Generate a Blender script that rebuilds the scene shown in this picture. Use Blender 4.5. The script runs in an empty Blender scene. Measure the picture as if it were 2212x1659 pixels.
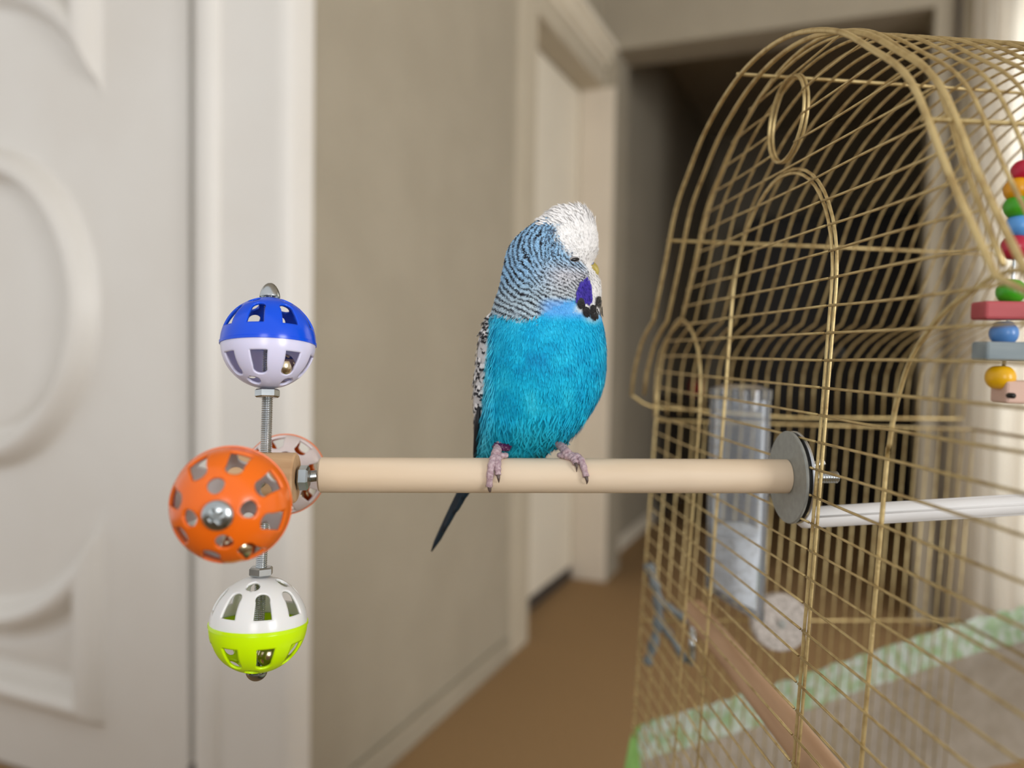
import bpy, bmesh, math, random
import numpy as np
from mathutils import Vector, Matrix, Quaternion

SC = bpy.context.scene
COL = SC.collection
PI = math.pi
rad = math.radians
random.seed(4)
rng = np.random.default_rng(7)

# ---------------------------------------------------------------- camera
CAM_POS = Vector((0, 0, 0.92))
pitch, roll = rad(2.3), rad(0.92)
fwd = Vector((0, math.cos(pitch), -math.sin(pitch)))
up0 = Vector((0, math.sin(pitch), math.cos(pitch)))
right = Vector((1, 0, 0)) * math.cos(roll) + up0 * math.sin(roll)
up = right.cross(fwd)
cd = bpy.data.cameras.new('camera')
cd.sensor_fit = 'HORIZONTAL'
cd.sensor_width = 36.0
cd.lens = 36.0 * 1700 / 2212
cd.clip_start = 0.02
cd.clip_end = 60
cd.dof.use_dof = True
cd.dof.focus_distance = 0.324
cd.dof.aperture_fstop = 5.0
cam = bpy.data.objects.new('camera', cd)
M = Matrix((right, up, -fwd)).transposed().to_4x4()
M.translation = CAM_POS
cam.matrix_world = M
COL.objects.link(cam)
SC.camera = cam

# ---------------------------------------------------------------- world, lights, exposure
SC.view_settings.view_transform = 'Standard'
SC.view_settings.look = 'None'
SC.view_settings.exposure = 0.0
SC.view_settings.gamma = 1.0
SC.view_settings.use_curve_mapping = False
w = bpy.data.worlds.new('world')
SC.world = w
w.use_nodes = True
bg = w.node_tree.nodes['Background']
bg.inputs[0].default_value = (1.0, 1.0, 1.0, 1)
bg.inputs[1].default_value = 0.86
try:
    SC.cycles.use_denoising = True
    SC.cycles.max_bounces = 10
    SC.cycles.transparent_max_bounces = 16
    SC.cycles.caustics_reflective = False
    SC.cycles.caustics_refractive = False
    SC.cycles.sample_clamp_indirect = 4.0
except Exception:
    pass


def area_light(name, loc, target, sx, sy, power, color):
    d = bpy.data.lights.new(name, 'AREA')
    d.shape = 'RECTANGLE'
    d.size, d.size_y = sx, sy
    d.energy = power
    d.color = color
    o = bpy.data.objects.new(name, d)
    o.location = loc
    o.rotation_euler = (Vector(target) - Vector(loc)).to_track_quat('-Z', 'Y').to_euler()
    COL.objects.link(o)
    return o


# two tall windows of the room behind the photographer
area_light('window_light', (0.30, -3.4, 1.40), (0.0, 0.9, 0.8), 1.0, 1.5, 37, (1.0, 0.995, 0.99))
area_light('window_light', (3.1, -2.3, 1.40), (0.0, 0.9, 0.8), 1.1, 1.6, 90, (1.0, 0.995, 0.99))
# daylight on the glass behind the curtain, outside the house
area_light('daylight', (2.75, 2.9, 1.45), (1.5, 1.6, 1.0), 1.2, 1.8, 150, (1.0, 0.99, 0.97))


# ---------------------------------------------------------------- helpers
def lin(r, g, b):
    def c(x):
        x /= 255.0
        return x / 12.92 if x <= 0.04045 else ((x + 0.055) / 1.055) ** 2.4
    return (c(r), c(g), c(b), 1.0)


def srgb_arr(a):
    a = np.asarray(a, float) / 255.0
    return np.where(a <= 0.04045, a / 12.92, ((a + 0.055) / 1.055) ** 2.4)


def mat(name, col, rough=0.5, metal=0.0, col2=None, scale=30.0, stretch=None, bump=0.0, bscale=None,
        trans=0.0, ior=1.45, alpha=1.0, sss=0.0, coat=0.0, spec=0.5, detail=3.0, lo=0.35, hi=0.65):
    m = bpy.data.materials.new(name)
    m.use_nodes = True
    nt = m.node_tree
    p = nt.nodes['Principled BSDF']
    p.inputs['Base Color'].default_value = col
    p.inputs['Roughness'].default_value = rough
    p.inputs['Metallic'].default_value = metal
    p.inputs['IOR'].default_value = ior
    p.inputs['Transmission Weight'].default_value = trans
    p.inputs['Alpha'].default_value = alpha
    p.inputs['Specular IOR Level'].default_value = spec
    p.inputs['Coat Weight'].default_value = coat
    p.inputs['Coat Roughness'].default_value = 0.06
    if sss:
        p.inputs['Subsurface Weight'].default_value = sss
        p.inputs['Subsurface Radius'].default_value = (0.003, 0.002, 0.0015)
        p.inputs['Subsurface Scale'].default_value = 1.0
    tc = nt.nodes.new('ShaderNodeTexCoord')
    mp = nt.nodes.new('ShaderNodeMapping')
    nt.links.new(tc.outputs['Object'], mp.inputs['Vector'])
    if stretch:
        mp.inputs['Scale'].default_value = stretch
    if col2 is None:
        col2 = tuple(c * 0.93 for c in col[:3]) + (1,)
    nz = nt.nodes.new('ShaderNodeTexNoise')
    nz.inputs['Scale'].default_value = scale
    nz.inputs['Detail'].default_value = detail
    nt.links.new(mp.outputs[0], nz.inputs['Vector'])
    cr = nt.nodes.new('ShaderNodeValToRGB')
    cr.color_ramp.elements[0].position = lo
    cr.color_ramp.elements[0].color = col
    cr.color_ramp.elements[1].position = hi
    cr.color_ramp.elements[1].color = col2
    nt.links.new(nz.outputs['Fac'], cr.inputs[0])
    nt.links.new(cr.outputs[0], p.inputs['Base Color'])
    if bump:
        n2 = nt.nodes.new('ShaderNodeTexNoise')
        n2.inputs['Scale'].default_value = bscale or scale
        n2.inputs['Detail'].default_value = 4
        nt.links.new(mp.outputs[0], n2.inputs['Vector'])
        bp = nt.nodes.new('ShaderNodeBump')
        bp.inputs['Strength'].default_value = bump
        bp.inputs['Distance'].default_value = 0.001
        nt.links.new(n2.outputs['Fac'], bp.inputs['Height'])
        nt.links.new(bp.outputs[0], p.inputs['Normal'])
    return m


def tag(o, label=None, cat=None, group=None, kind=None):
    if label: o['label'] = label
    if cat: o['category'] = cat
    if group: o['group'] = group
    if kind: o['kind'] = kind
    return o


def empty(name, loc, label, cat, group=None, mw=None):
    o = bpy.data.objects.new(name, None)
    o.empty_display_size = 0.02
    if mw is not None:
        o.matrix_world = mw
    else:
        o.location = loc
    COL.objects.link(o)
    return tag(o, label, cat, group)


def link_mesh(name, verts, faces, material, parent=None, smooth=True, autosharp=None):
    me = bpy.data.meshes.new(name)
    me.from_pydata([tuple(v) for v in verts], [], [tuple(f) for f in faces])
    me.update()
    if smooth:
        me.polygons.foreach_set('use_smooth', [True] * len(me.polygons))
    if autosharp is not None:
        bm = bmesh.new(); bm.from_mesh(me)
        for e in bm.edges:
            if len(e.link_faces) == 2 and e.calc_face_angle(0) > autosharp:
                e.smooth = False
        bm.to_mesh(me); bm.free()
    if material is not None:
        me.materials.append(material)
    o = bpy.data.objects.new(name, me)
    COL.objects.link(o)
    if parent is not None:
        o.parent = parent
        o.matrix_parent_inverse = Matrix.Identity(4)
    return o


class MB:
    def __init__(self):
        self.v, self.f = [], []

    def add(self, V, F):
        b = len(self.v)
        self.v += [Vector(x) for x in V]
        self.f += [tuple(i + b for i in q) for q in F]

    def box(self, lo, hi, fr=None, ch=0.0):
        x0, y0, z0 = lo; x1, y1, z1 = hi
        V = [(x0, y0, z0), (x1, y0, z0), (x1, y1, z0), (x0, y1, z0), (x0, y0, z1), (x1, y0, z1), (x1, y1, z1), (x0, y1, z1)]
        F = [(0, 3, 2, 1), (4, 5, 6, 7), (0, 1, 5, 4), (1, 2, 6, 5), (2, 3, 7, 6), (3, 0, 4, 7)]
        if fr: V = [fr(*v) for v in V]
        self.add(V, F)

    def build(self, name, material, parent=None, smooth=False, bevel=0.0, seg=2, autosharp=None):
        o = link_mesh(name, self.v, self.f, material, parent, smooth, autosharp)
        if bevel:
            md = o.modifiers.new('bevel', 'BEVEL')
            md.width = bevel; md.segments = seg; md.limit_method = 'ANGLE'
        return o


def catmull(P, n=6, closed=False):
    P = [Vector(p) for p in P]
    out = []
    N = len(P)
    rngi = range(N) if closed else range(N - 1)
    for i in rngi:
        if closed:
            a, b, c, d = P[(i - 1) % N], P[i], P[(i + 1) % N], P[(i + 2) % N]
        else:
            b, c = P[i], P[i + 1]
            a = P[i - 1] if i > 0 else 2 * b - c
            d = P[i + 2] if i + 2 < N else 2 * c - b
        for k in range(n):
            t = k / n
            out.append(0.5 * ((2 * b) + (-a + c) * t + (2 * a - 5 * b + 4 * c - d) * t * t + (-a + 3 * b - 3 * c + d) * t ** 3))
    if not closed:
        out.append(P[-1])
    return out


def tube(path, r, sides=8, closed=False, caps=True):
    """returns verts, faces of a tube; r number or list"""
    P = [Vector(p) for p in path]
    n = len(P)
    R = r if hasattr(r, '__len__') else [r] * n
    tang = []
    for i in range(n):
        if closed:
            t = P[(i + 1) % n] - P[(i - 1) % n]
        else:
            t = P[min(i + 1, n - 1)] - P[max(i - 1, 0)]
        tang.append(t.normalized() if t.length > 1e-9 else Vector((0, 0, 1)))
    t0 = tang[0]
    ref = Vector((0, 0, 1)) if abs(t0.z) < 0.9 else Vector((1, 0, 0))
    nrm = (ref - t0 * ref.dot(t0)).normalized()
    V, F = [], []
    for i in range(n):
        t = tang[i]
        nrm = (nrm - t * nrm.dot(t)).normalized()
        bn = t.cross(nrm)
        for k in range(sides):
            a = 2 * PI * k / sides
            V.append(P[i] + (nrm * math.cos(a) + bn * math.sin(a)) * R[i])
    m = n if closed else n - 1
    for i in range(m):
        j = (i + 1) % n
        for k in range(sides):
            k2 = (k + 1) % sides
            F.append((i * sides + k, i * sides + k2, j * sides + k2, j * sides + k))
    if caps and not closed:
        F.append(tuple(range(sides))[::-1])
        F.append(tuple((n - 1) * sides + k for k in range(sides)))
    return V, F


def add_tube(name, path, r, material, parent, sides=8, closed=False):
    V, F = tube(path, r, sides, closed)
    return link_mesh(name, V, F, material, parent, True)


def lathe(prof, sides=48, base=None, axis=None, ref=None):
    """prof: list of (radius, height) along axis from base. closes poles with r==0"""
    base = Vector(base or (0, 0, 0)); ax = Vector(axis or (0, 0, 1)).normalized()
    rf = Vector(ref) if ref else (Vector((1, 0, 0)) if abs(ax.x) < 0.9 else Vector((0, 1, 0)))
    e1 = (rf - ax * rf.dot(ax)).normalized(); e2 = ax.cross(e1)
    V, F, rows = [], [], []
    for r, h in prof:
        if r < 1e-9:
            rows.append([len(V)]); V.append(base + ax * h)
        else:
            row = []
            for k in range(sides):
                a = 2 * PI * k / sides
                row.append(len(V)); V.append(base + ax * h + (e1 * math.cos(a) + e2 * math.sin(a)) * r)
            rows.append(row)
    for A, B in zip(rows[:-1], rows[1:]):
        if len(A) == 1 and len(B) == 1: continue
        for k in range(sides):
            k2 = (k + 1) % sides
            if len(A) == 1: F.append((A[0], B[k2], B[k]))
            elif len(B) == 1: F.append((A[k], A[k2], B[0]))
            else: F.append((A[k], A[k2], B[k2], B[k]))
    return V, F


def add_lathe(name, prof, material, parent, base, axis, sides=48, autosharp=rad(35), ref=None):
    V, F = lathe(prof, sides, base, axis, ref)
    return link_mesh(name, V, F, material, parent, True, autosharp)


def ellipsoid(name, c, r, material, parent, rot=None, nu=24, nv=16):
    V, F = lathe([(math.sin(PI * i / nv), -math.cos(PI * i / nv)) for i in range(nv + 1)], nu)
    Rm = rot or Matrix.Identity(3)
    V = [Vector(c) + Rm @ Vector((v.x * r[0], v.y * r[1], v.z * r[2])) for v in V]
    return link_mesh(name, V, F, material, parent, True)


# ---------------------------------------------------------------- materials
M_wall = mat('beige_wall_paint', lin(170, 161, 143), 0.75, col2=lin(165, 156, 138), scale=6, bump=0.15, bscale=240)
M_white = mat('white_gloss_paint', lin(227, 224, 218), 0.42, col2=lin(223, 219, 212), scale=4)
M_trimfar = mat('trim_paint', lin(240, 232, 214), 0.5, col2=lin(236, 228, 210), scale=5)
M_casing = mat('casing_paint', lin(196, 186, 166), 0.6, col2=lin(191, 181, 161), scale=5)
M_pier = mat('pier_paint', lin(222, 211, 194), 0.6, col2=lin(217, 206, 189), scale=5)
M_ceil = mat('ceiling_paint', lin(205, 195, 178), 0.9, scale=8)
M_carpet = mat('brown_carpet', lin(170, 140, 103), 0.95, col2=lin(154, 126, 91), scale=140, bump=0.6, bscale=500, spec=0.1)
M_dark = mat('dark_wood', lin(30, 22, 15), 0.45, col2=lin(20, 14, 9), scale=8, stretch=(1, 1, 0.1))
M_darkgap = mat('dark_trim_and_gap_shade', lin(70, 62, 56), 0.8, scale=20)  # dark grey for stop and trim, and for the painted shade under door_2
M_red = mat('red_lacquer', lin(170, 20, 22), 0.4, scale=20)
M_gold = mat('brass_wire', lin(208, 185, 131), 0.38, 0.6, col2=lin(158, 128, 78), scale=160, bump=0.15, bscale=700, lo=0.45, hi=0.8)
M_wood = mat('beech_wood', lin(230, 210, 184), 0.55, col2=lin(216, 192, 162), scale=55, stretch=(0.12, 1, 1), bump=0.12, bscale=90)
M_woodcross = mat('worn_perch_wood', lin(206, 168, 134), 0.6, col2=lin(180, 142, 108), scale=70, stretch=(1, 0.12, 1), bump=0.2)
M_woodhub = mat('beech_block', lin(205, 168, 128), 0.5, col2=lin(178, 138, 98), scale=160, stretch=(0.1, 1, 1), bump=0.1)
M_steel = mat('zinc_steel', lin(196, 200, 202), 0.24, 1.0, col2=lin(170, 176, 178), scale=90, bump=0.03)
M_washer = mat('grey_washer', lin(158, 159, 153), 0.5, 0.2, col2=lin(148, 149, 143), scale=300, bump=0.06, bscale=900)
M_washer_rim = mat('bright_washer', lin(205, 208, 212), 0.32, 0.9, scale=90)
M_rubber = mat('black_rubber', lin(14, 14, 14), 0.6, scale=60)


def plastic(name, c, c2=None, sss=0.0):
    return mat(name, lin(*c), 0.22, col2=lin(*(c2 or c)), scale=14, sss=sss, spec=0.5)


M_blue = plastic('blue_plastic', (6, 84, 226), (4, 74, 214))
M_lilac = plastic('white_plastic_lilac', (220, 216, 238), (214, 210, 234), 0.25)
M_whitep = plastic('white_plastic', (232, 230, 228), (226, 224, 222), 0.25)
M_yellow = plastic('neon_yellow_plastic', (206, 242, 8), (200, 238, 4), 0.1)
M_orange = plastic('orange_plastic', (234, 112, 26), (228, 102, 18), 0.1)
M_pinkw = plastic('white_plastic_warm', (232, 218, 216), (226, 210, 208), 0.25)
M_bell = mat('brass_bell', lin(216, 200, 170), 0.2, 1.0, col2=lin(190, 170, 130), scale=60)
M_stick = mat('white_plastic_perch', lin(236, 234, 232), 0.45, scale=30)
def clear_mat(name, haze):
    m = bpy.data.materials.new(name)
    m.use_nodes = True
    nt = m.node_tree
    out = nt.nodes['Material Output']
    nt.nodes.remove(nt.nodes['Principled BSDF'])
    t = nt.nodes.new('ShaderNodeBsdfTransparent'); t.inputs[0].default_value = (0.93, 0.95, 0.97, 1)
    g = nt.nodes.new('ShaderNodeBsdfGlossy'); g.inputs['Roughness'].default_value = 0.06
    fr = nt.nodes.new('ShaderNodeFresnel'); fr.inputs['IOR'].default_value = 1.22
    nz = nt.nodes.new('ShaderNodeTexNoise'); nz.inputs['Scale'].default_value = 40
    ad = nt.nodes.new('ShaderNodeMath'); ad.operation = 'MULTIPLY_ADD'
    ad.inputs[1].default_value = 0.06
    nt.links.new(nz.outputs['Fac'], ad.inputs[0]); nt.links.new(fr.outputs[0], ad.inputs[2])
    mx = nt.nodes.new('ShaderNodeMixShader')
    nt.links.new(ad.outputs[0], mx.inputs[0]); nt.links.new(t.outputs[0], mx.inputs[1]); nt.links.new(g.outputs[0], mx.inputs[2])
    df = nt.nodes.new('ShaderNodeBsdfDiffuse'); df.inputs[0].default_value = (0.86, 0.88, 0.92, 1)
    m2 = nt.nodes.new('ShaderNodeMixShader'); m2.inputs[0].default_value = haze
    nt.links.new(mx.outputs[0], m2.inputs[1]); nt.links.new(df.outputs[0], m2.inputs[2])
    nt.links.new(m2.outputs[0], out.inputs['Surface'])
    return m


M_glass = clear_mat('window_glass', 0.0)
M_clear = clear_mat('clear_acrylic', 0.09)
M_seed = mat('pale_seed', lin(240, 238, 236), 0.6, col2=lin(206, 200, 194), scale=240, bump=0.7, bscale=420, lo=0.45, hi=0.7)
M_grit = mat('mineral_block', lin(206, 198, 190), 0.9, col2=lin(158, 148, 140), scale=420, bump=0.5, bscale=500)
M_teal = mat('grey_blue_plastic', lin(118, 122, 122), 0.5, col2=lin(100, 108, 110), scale=40)
M_band = mat('green_white_elastic', lin(206, 212, 202), 0.85, col2=lin(160, 186, 140), scale=150, stretch=(1, 1, 0.6), bump=0.5, bscale=240, lo=0.4, hi=0.6)
M_green = mat('bright_green_binding', lin(150, 202, 110), 0.7, col2=lin(140, 192, 100), scale=60)
M_skin = mat('bird_skin', lin(206, 182, 186), 0.55, col2=lin(170, 140, 148), scale=900, bump=0.7, bscale=1300, sss=0.1)
M_claw = mat('claw_horn', lin(96, 80, 74), 0.35, scale=300)
M_eye = mat('eye_dark', lin(22, 18, 18), 0.25, scale=100)
M_lid = mat('eyelid', lin(150, 146, 146), 0.7, scale=600)
M_beak = mat('beak_horn', lin(186, 168, 84), 0.35, col2=lin(168, 148, 70), scale=200)
M_cere = mat('blue_cere', lin(112, 128, 196), 0.45, scale=300)
M_violet = mat('violet_feather', lin(70, 52, 176), 0.55, col2=lin(48, 34, 138), scale=700)
M_black = mat('black_feather', lin(16, 14, 18), 0.55, scale=400)
M_tail = mat('dark_tail_feather', lin(24, 32, 42), 0.5, col2=lin(18, 42, 56), scale=60)


def fabric_net():
    m = mat('taupe_mesh_fabric', lin(200, 190, 177), 0.9, col2=lin(184, 173, 158), scale=60, bump=0.4, bscale=600)
    nt = m.node_tree
    p = nt.nodes['Principled BSDF']
    p.inputs['Alpha'].default_value = 0.86
    return m


M_net = fabric_net()


def curtain_mat():
    m = bpy.data.materials.new('sheer_curtain')
    m.use_nodes = True
    nt = m.node_tree
    out = nt.nodes['Material Output']
    nt.nodes.remove(nt.nodes['Principled BSDF'])
    d = nt.nodes.new('ShaderNodeBsdfDiffuse'); t = nt.nodes.new('ShaderNodeBsdfTranslucent')
    nz = nt.nodes.new('ShaderNodeTexNoise'); nz.inputs['Scale'].default_value = 300
    cr = nt.nodes.new('ShaderNodeValToRGB')
    cr.color_ramp.elements[0].color = lin(222, 214, 200); cr.color_ramp.elements[1].color = lin(236, 230, 218)
    nt.links.new(nz.outputs['Fac'], cr.inputs[0])
    nt.links.new(cr.outputs[0], d.inputs['Color']); nt.links.new(cr.outputs[0], t.inputs['Color'])
    mx = nt.nodes.new('ShaderNodeMixShader'); mx.inputs[0].default_value = 0.45
    nt.links.new(d.outputs[0], mx.inputs[1]); nt.links.new(t.outputs[0], mx.inputs[2])
    nt.links.new(mx.outputs[0], out.inputs['Surface'])
    return m


M_curtain = curtain_mat()


def vcol_mat(name, rough=0.7):
    m = bpy.data.materials.new(name)
    m.use_nodes = True
    nt = m.node_tree
    p = nt.nodes['Principled BSDF']
    p.inputs['Roughness'].default_value = rough
    p.inputs['Specular IOR Level'].default_value = 0.25
    at = nt.nodes.new('ShaderNodeAttribute'); at.attribute_name = 'plumage'
    tc = nt.nodes.new('ShaderNodeTexCoord')
    nz = nt.nodes.new('ShaderNodeTexNoise'); nz.inputs['Scale'].default_value = 900
    nt.links.new(tc.outputs['Object'], nz.inputs['Vector'])
    mr = nt.nodes.new('ShaderNodeMapRange')
    mr.inputs['From Min'].default_value = 0.3; mr.inputs['From Max'].default_value = 0.7
    mr.inputs['To Min'].default_value = 0.9; mr.inputs['To Max'].default_value = 1.06
    nt.links.new(nz.outputs['Fac'], mr.inputs['Value'])
    mm = nt.nodes.new('ShaderNodeVectorMath'); mm.operation = 'SCALE'
    nt.links.new(at.outputs['Color'], mm.inputs[0]); nt.links.new(mr.outputs[0], mm.inputs['Scale'])
    nt.links.new(mm.outputs[0], p.inputs['Base Color'])
    return m


M_plume = vcol_mat('plumage')

# ================================================================= THE ROOM
# u runs along the left wall away from the camera, v to the right of it
O_R = Vector((-0.2711, 1.70, 0)); A_R = Vector((0.3845, 0.923, 0)).normalized(); N_R = Vector((A_R.y, -A_R.x, 0))


def UV(u, v, z):
    return O_R + A_R * u + N_R * v + Vector((0, 0, z))


def room_box(name, lo, hi, m, bevel=0.0, parent=None):
    b = MB(); b.box(lo, hi, UV)
    o = b.build(name, m, parent, bevel=bevel)
    if parent is None: tag(o, kind='structure')
    return o


U0 = -0.3387
CEIL = 2.55
room_box('floor', (-4.2, -2.2, -0.05), (5.2, 3.6, 0.0), M_carpet)
room_box('ceiling', (-1.6, -2.2, CEIL), (5.2, 3.6, CEIL + 0.05), M_ceil)
# the block that carries the panelled door: front wall (left of the casing and above) and the side facing the corridor
b = MB()
b.box((U0 + 0.02, -2.2, 0), (U0 + 0.12, -1.42, CEIL), UV)
b.box((U0 + 0.02, -1.42, 2.12), (U0 + 0.12, 0.0, CEIL), UV)
tag(b.build('wall_front', M_wall), kind='structure')
room_box('wall_left', (U0 + 0.022, -0.10, 0), (0.70, 0.0, CEIL), M_wall)
b = MB()
b.box((0.70, -0.2, 1.985), (1.59, 0.0, CEIL), UV)
b.box((0.70, -0.22, 0), (1.59, -0.135, 1.985), UV)
tag(b.build('wall_corridor', M_wall), kind='structure')
# cross wall with the wide opening
b = MB()
b.box((1.59, -0.25, 0), (1.79, 0.055, CEIL), UV)
b.box((1.59, 0.055, 2.115), (1.79, 1.165, CEIL), UV)
b.box((1.59, 1.165, 0), (1.79, 1.42, CEIL), UV)
b.box((1.59, 1.42, 2.15), (1.79, 2.55, CEIL), UV)
b.box((1.59, 1.42, 0), (1.79, 2.55, 0.12), UV)
b.box((1.59, 2.55, 0), (1.79, 3.6, CEIL), UV)
tag(b.build('wall_back', M_wall), kind='structure')
# dark room beyond
room_box('wall_far', (4.6, -0.2, 0), (4.7, 1.55, CEIL), M_wall)
room_box('wall_far_left', (1.79, -0.2, 0), (4.6, -0.03, CEIL), M_wall)
room_box('wall_far_right', (1.79, 1.42, 0), (4.6, 1.55, CEIL), M_wall)
room_box('baseboard_far_left', (1.80, -0.03, 0), (4.58, -0.015, 0.07), M_trimfar, 0.004)
room_box('baseboard_left', (U0 + 0.03, 0.0, 0), (0.695, 0.016, 0.062), M_wall, 0.005)

# casing beside the panelled door (extruded profile: gap, round bead, flat board)
prof = []
for v, h in [(-0.2235, -0.016), (-0.216, -0.014), (-0.206, -0.013), (-0.197, -0.010)]:
    prof.append((v, h))
for k in range(9):
    a = PI * k / 8
    prof.append((-0.1675 - 0.0275 * math.cos(a), 0.006 + 0.020 * math.sin(a)))
prof += [(-0.134, 0.004), (-0.02, 0.006), (0.004, 0.005), (0.012, -0.004), (0.014, -0.06), (-0.222, -0.06)]
V, F = [], []
for z in (0.0, 2.12):
    for v, h in prof: V.append(UV(U0 - h, v, z))
n = len(prof)
for i in range(n): F.append((i, (i + 1) % n, n + (i + 1) % n, n + i))
F += [tuple(range(n)), tuple(range(n, 2 * n))[::-1]]
tag(link_mesh('trim_1', V, F, M_white, None, True, rad(50)), kind='structure')

# panelled door with swept mouldings
d1 = empty('door_1', UV(U0, -0.8, 0), None, None); tag(d1, kind='structure')


def UVl(root):
    inv = root.matrix_world.inverted() if False else Matrix.Translation(-root.location)
    return lambda u, v, z: inv @ UV(u, v, z)


D1 = UVl(d1)
PROF = np.array([(-0.012, 0.0), (-0.004, 0.003), (0.004, 0.013), (0.014, 0.019), (0.028, 0.022), (0.042, 0.019), (0.052, 0.007), (0.060, -0.004), (0.072, -0.005), (0.092, -0.001), (0.115, 0.0)])
vs = np.arange(-1.40, -0.2235, 0.0045); zs = np.arange(0.008, 2.10, 0.0045)
VV, ZZ = np.meshgrid(vs, zs, indexing='ij')


def panel_in(vv, zz):
    zc, Rc = 0.762, 0.405
    return np.minimum.reduce([vv + 1.145, -0.455 - vv, zz - 0.16, np.hypot(vv + 0.80, zz - zc) - Rc, (zc - zz) + 0.0])


din = np.maximum.reduce([panel_in(VV, ZZ), panel_in(VV, 1.99 - ZZ), 0.335 - np.hypot(VV + 0.80, ZZ - 0.995)])
HH = np.interp(din, PROF[:, 0], PROF[:, 1] * 1.9)
V = [D1(U0 + 0.006 - h, v, z) for v, z, h in zip(VV.ravel(), ZZ.ravel(), HH.ravel())]
nvv, nzz = VV.shape
F = [(i * nzz + j, (i + 1) * nzz + j, (i + 1) * nzz + j + 1, i * nzz + j + 1) for i in range(nvv - 1) for j in range(nzz - 1)]
link_mesh('door_face', V, F, M_white, d1, True)
b = MB(); b.box((U0 + 0.013, vs[0], zs[0]), (U0 + 0.05, vs[-1], zs[-1]), D1)
b.build('door_slab', M_white, d1)
add_lathe('door_stop', [(0, 0), (0.012, 0.0), (0.014, 0.006), (0.012, 0.014), (0, 0.018)], M_darkgap, None, UV(U0 - 0.008, -0.19, 0.128), -A_R, 20)
tag(bpy.data.objects['door_stop'], 'small dark round stop low on the white door casing', 'door stop')

# corridor door, casing and head
room_box('trim_2', (0.70, -0.11, 0), (0.84, 0.014, 2.0), M_casing, 0.006)
d2 = empty('door_2', UV(1.2, -0.1, 0), None, None); tag(d2, kind='structure')
D2 = UVl(d2)
b = MB(); b.box((0.845, -0.125, 0.05), (1.58, -0.09, 1.965), D2); b.build('door_slab', M_trimfar, d2, bevel=0.003)
b = MB(); b.box((0.845, -0.124, 0.004), (1.57, -0.086, 0.05), D2); b.build('gap_shade_strip', M_darkgap, d2, bevel=0.003)  # dark strip painted in for the shadow gap below the door
room_box('trim_3', (0.84, -0.11, 1.97), (1.588, 0.012, 2.06), M_casing, 0.006)
b = MB()
for z0, z1, vv in ((2.05, 2.07, 0.022), (2.07, 2.10, 0.042), (2.10, 2.13, 0.062)):
    b.box((0.86, -0.05, z0), (1.586, vv, z1), UV)
tag(b.build('trim_4', M_trimfar, bevel=0.004), kind='structure')
room_box('trim_5', (1.575, -0.088, 0), (1.589, 0.056, 1.97), M_pier, 0.004)
room_box('trim_6', (1.575, 1.228, 0), (1.589, 1.243, CEIL - 0.01), M_darkgap, 0.003)

# window behind the curtain
w1 = empty('window_1', UV(1.7, 1.98, 1.1), None, None); tag(w1, kind='structure')
W1 = UVl(w1)
b = MB()
b.box((1.66, 1.425, 0.125), (1.72, 1.49, 2.145), W1); b.box((1.66, 2.48, 0.125), (1.72, 2.545, 2.145), W1)
b.box((1.66, 1.49, 0.125), (1.72, 2.48, 0.19), W1); b.box((1.66, 1.49, 2.08), (1.72, 2.48, 2.145), W1)
b.box((1.66, 1.96, 0.19), (1.72, 2.01, 2.08), W1)
b.build('window_frame', M_white, w1, bevel=0.004)
for v0, v1 in ((1.49, 1.96), (2.01, 2.48)):
    b = MB(); b.box((1.686, v0, 0.19), (1.692, v1, 2.08), W1); b.build('pane', M_glass, w1)

# curtain
cu = empty('curtain', UV(1.46, 1.9, 0), 'white pleated sheer curtain at the window right of the dark opening', 'curtain')
CU = UVl(cu)
V, F = [], []
nv, nz = 160, 14
for j in range(nz + 1):
    z = 0.03 + (2.25 - 0.03) * j / nz
    for i in range(nv + 1):
        v = 1.275 + 1.35 * i / nv
        ph = (v - 1.275) / 0.085 * 2 * PI
        du = 0.028 * math.sin(ph + 0.5 * math.sin(3.1 * v * 2)) + 0.010 * math.sin(2.3 * ph + 1.0)
        du *= 0.85 + 0.25 * (1 - z / 2.25)
        V.append(CU(1.49 + du, v, z))
for j in range(nz):
    for i in range(nv):
        a_ = j * (nv + 1) + i
        F.append((a_, a_ + 1, a_ + nv + 2, a_ + nv + 1))
link_mesh('curtain_cloth', V, F, M_curtain, cu, True)
b = MB(); V, F = tube([CU(1.49, 1.25, 2.27), CU(1.49, 2.75, 2.27)], 0.012, 12); b.add(V, F); b.build('curtain_rod', M_white, cu, True)

# couch added out of view behind the photographer so its back shades the lower room
so = empty('shade_sofa', (-0.2, -0.75, 0), 'beige couch added out of view behind the photographer to shade the lower room', 'shade_sofa')
SI = lambda x, y, z: (x + 0.2, y + 0.75, z)
M_shade_sofa = mat('shade_sofa_fabric', lin(168, 156, 138), 0.95, scale=90, bump=0.3, bscale=400)
for nm, lo_, hi_ in (('base', (-1.75, -1.35, 0.06), (1.35, -0.42, 0.40)), ('backrest', (-1.75, -0.60, 0.40), (1.35, -0.38, 0.80)),
                     ('armrest', (-1.93, -1.35, 0.06), (-1.75, -0.38, 0.62)), ('armrest', (1.35, -1.35, 0.06), (1.53, -0.38, 0.62)),
                     ('cushion', (-1.74, -1.34, 0.40), (-0.20, -0.62, 0.52)), ('cushion', (-0.19, -1.34, 0.40), (1.34, -0.62, 0.52))):
    b = MB(); b.box(lo_, hi_, SI); b.build(nm, M_shade_sofa, so, bevel=0.03, seg=3)
for x in (-1.85, 1.40):
    for y in (-1.30, -0.48):
        b = MB(); b.box((x, y, 0), (x + 0.05, y + 0.05, 0.06), SI); b.build('leg', M_dark, so)

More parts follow.
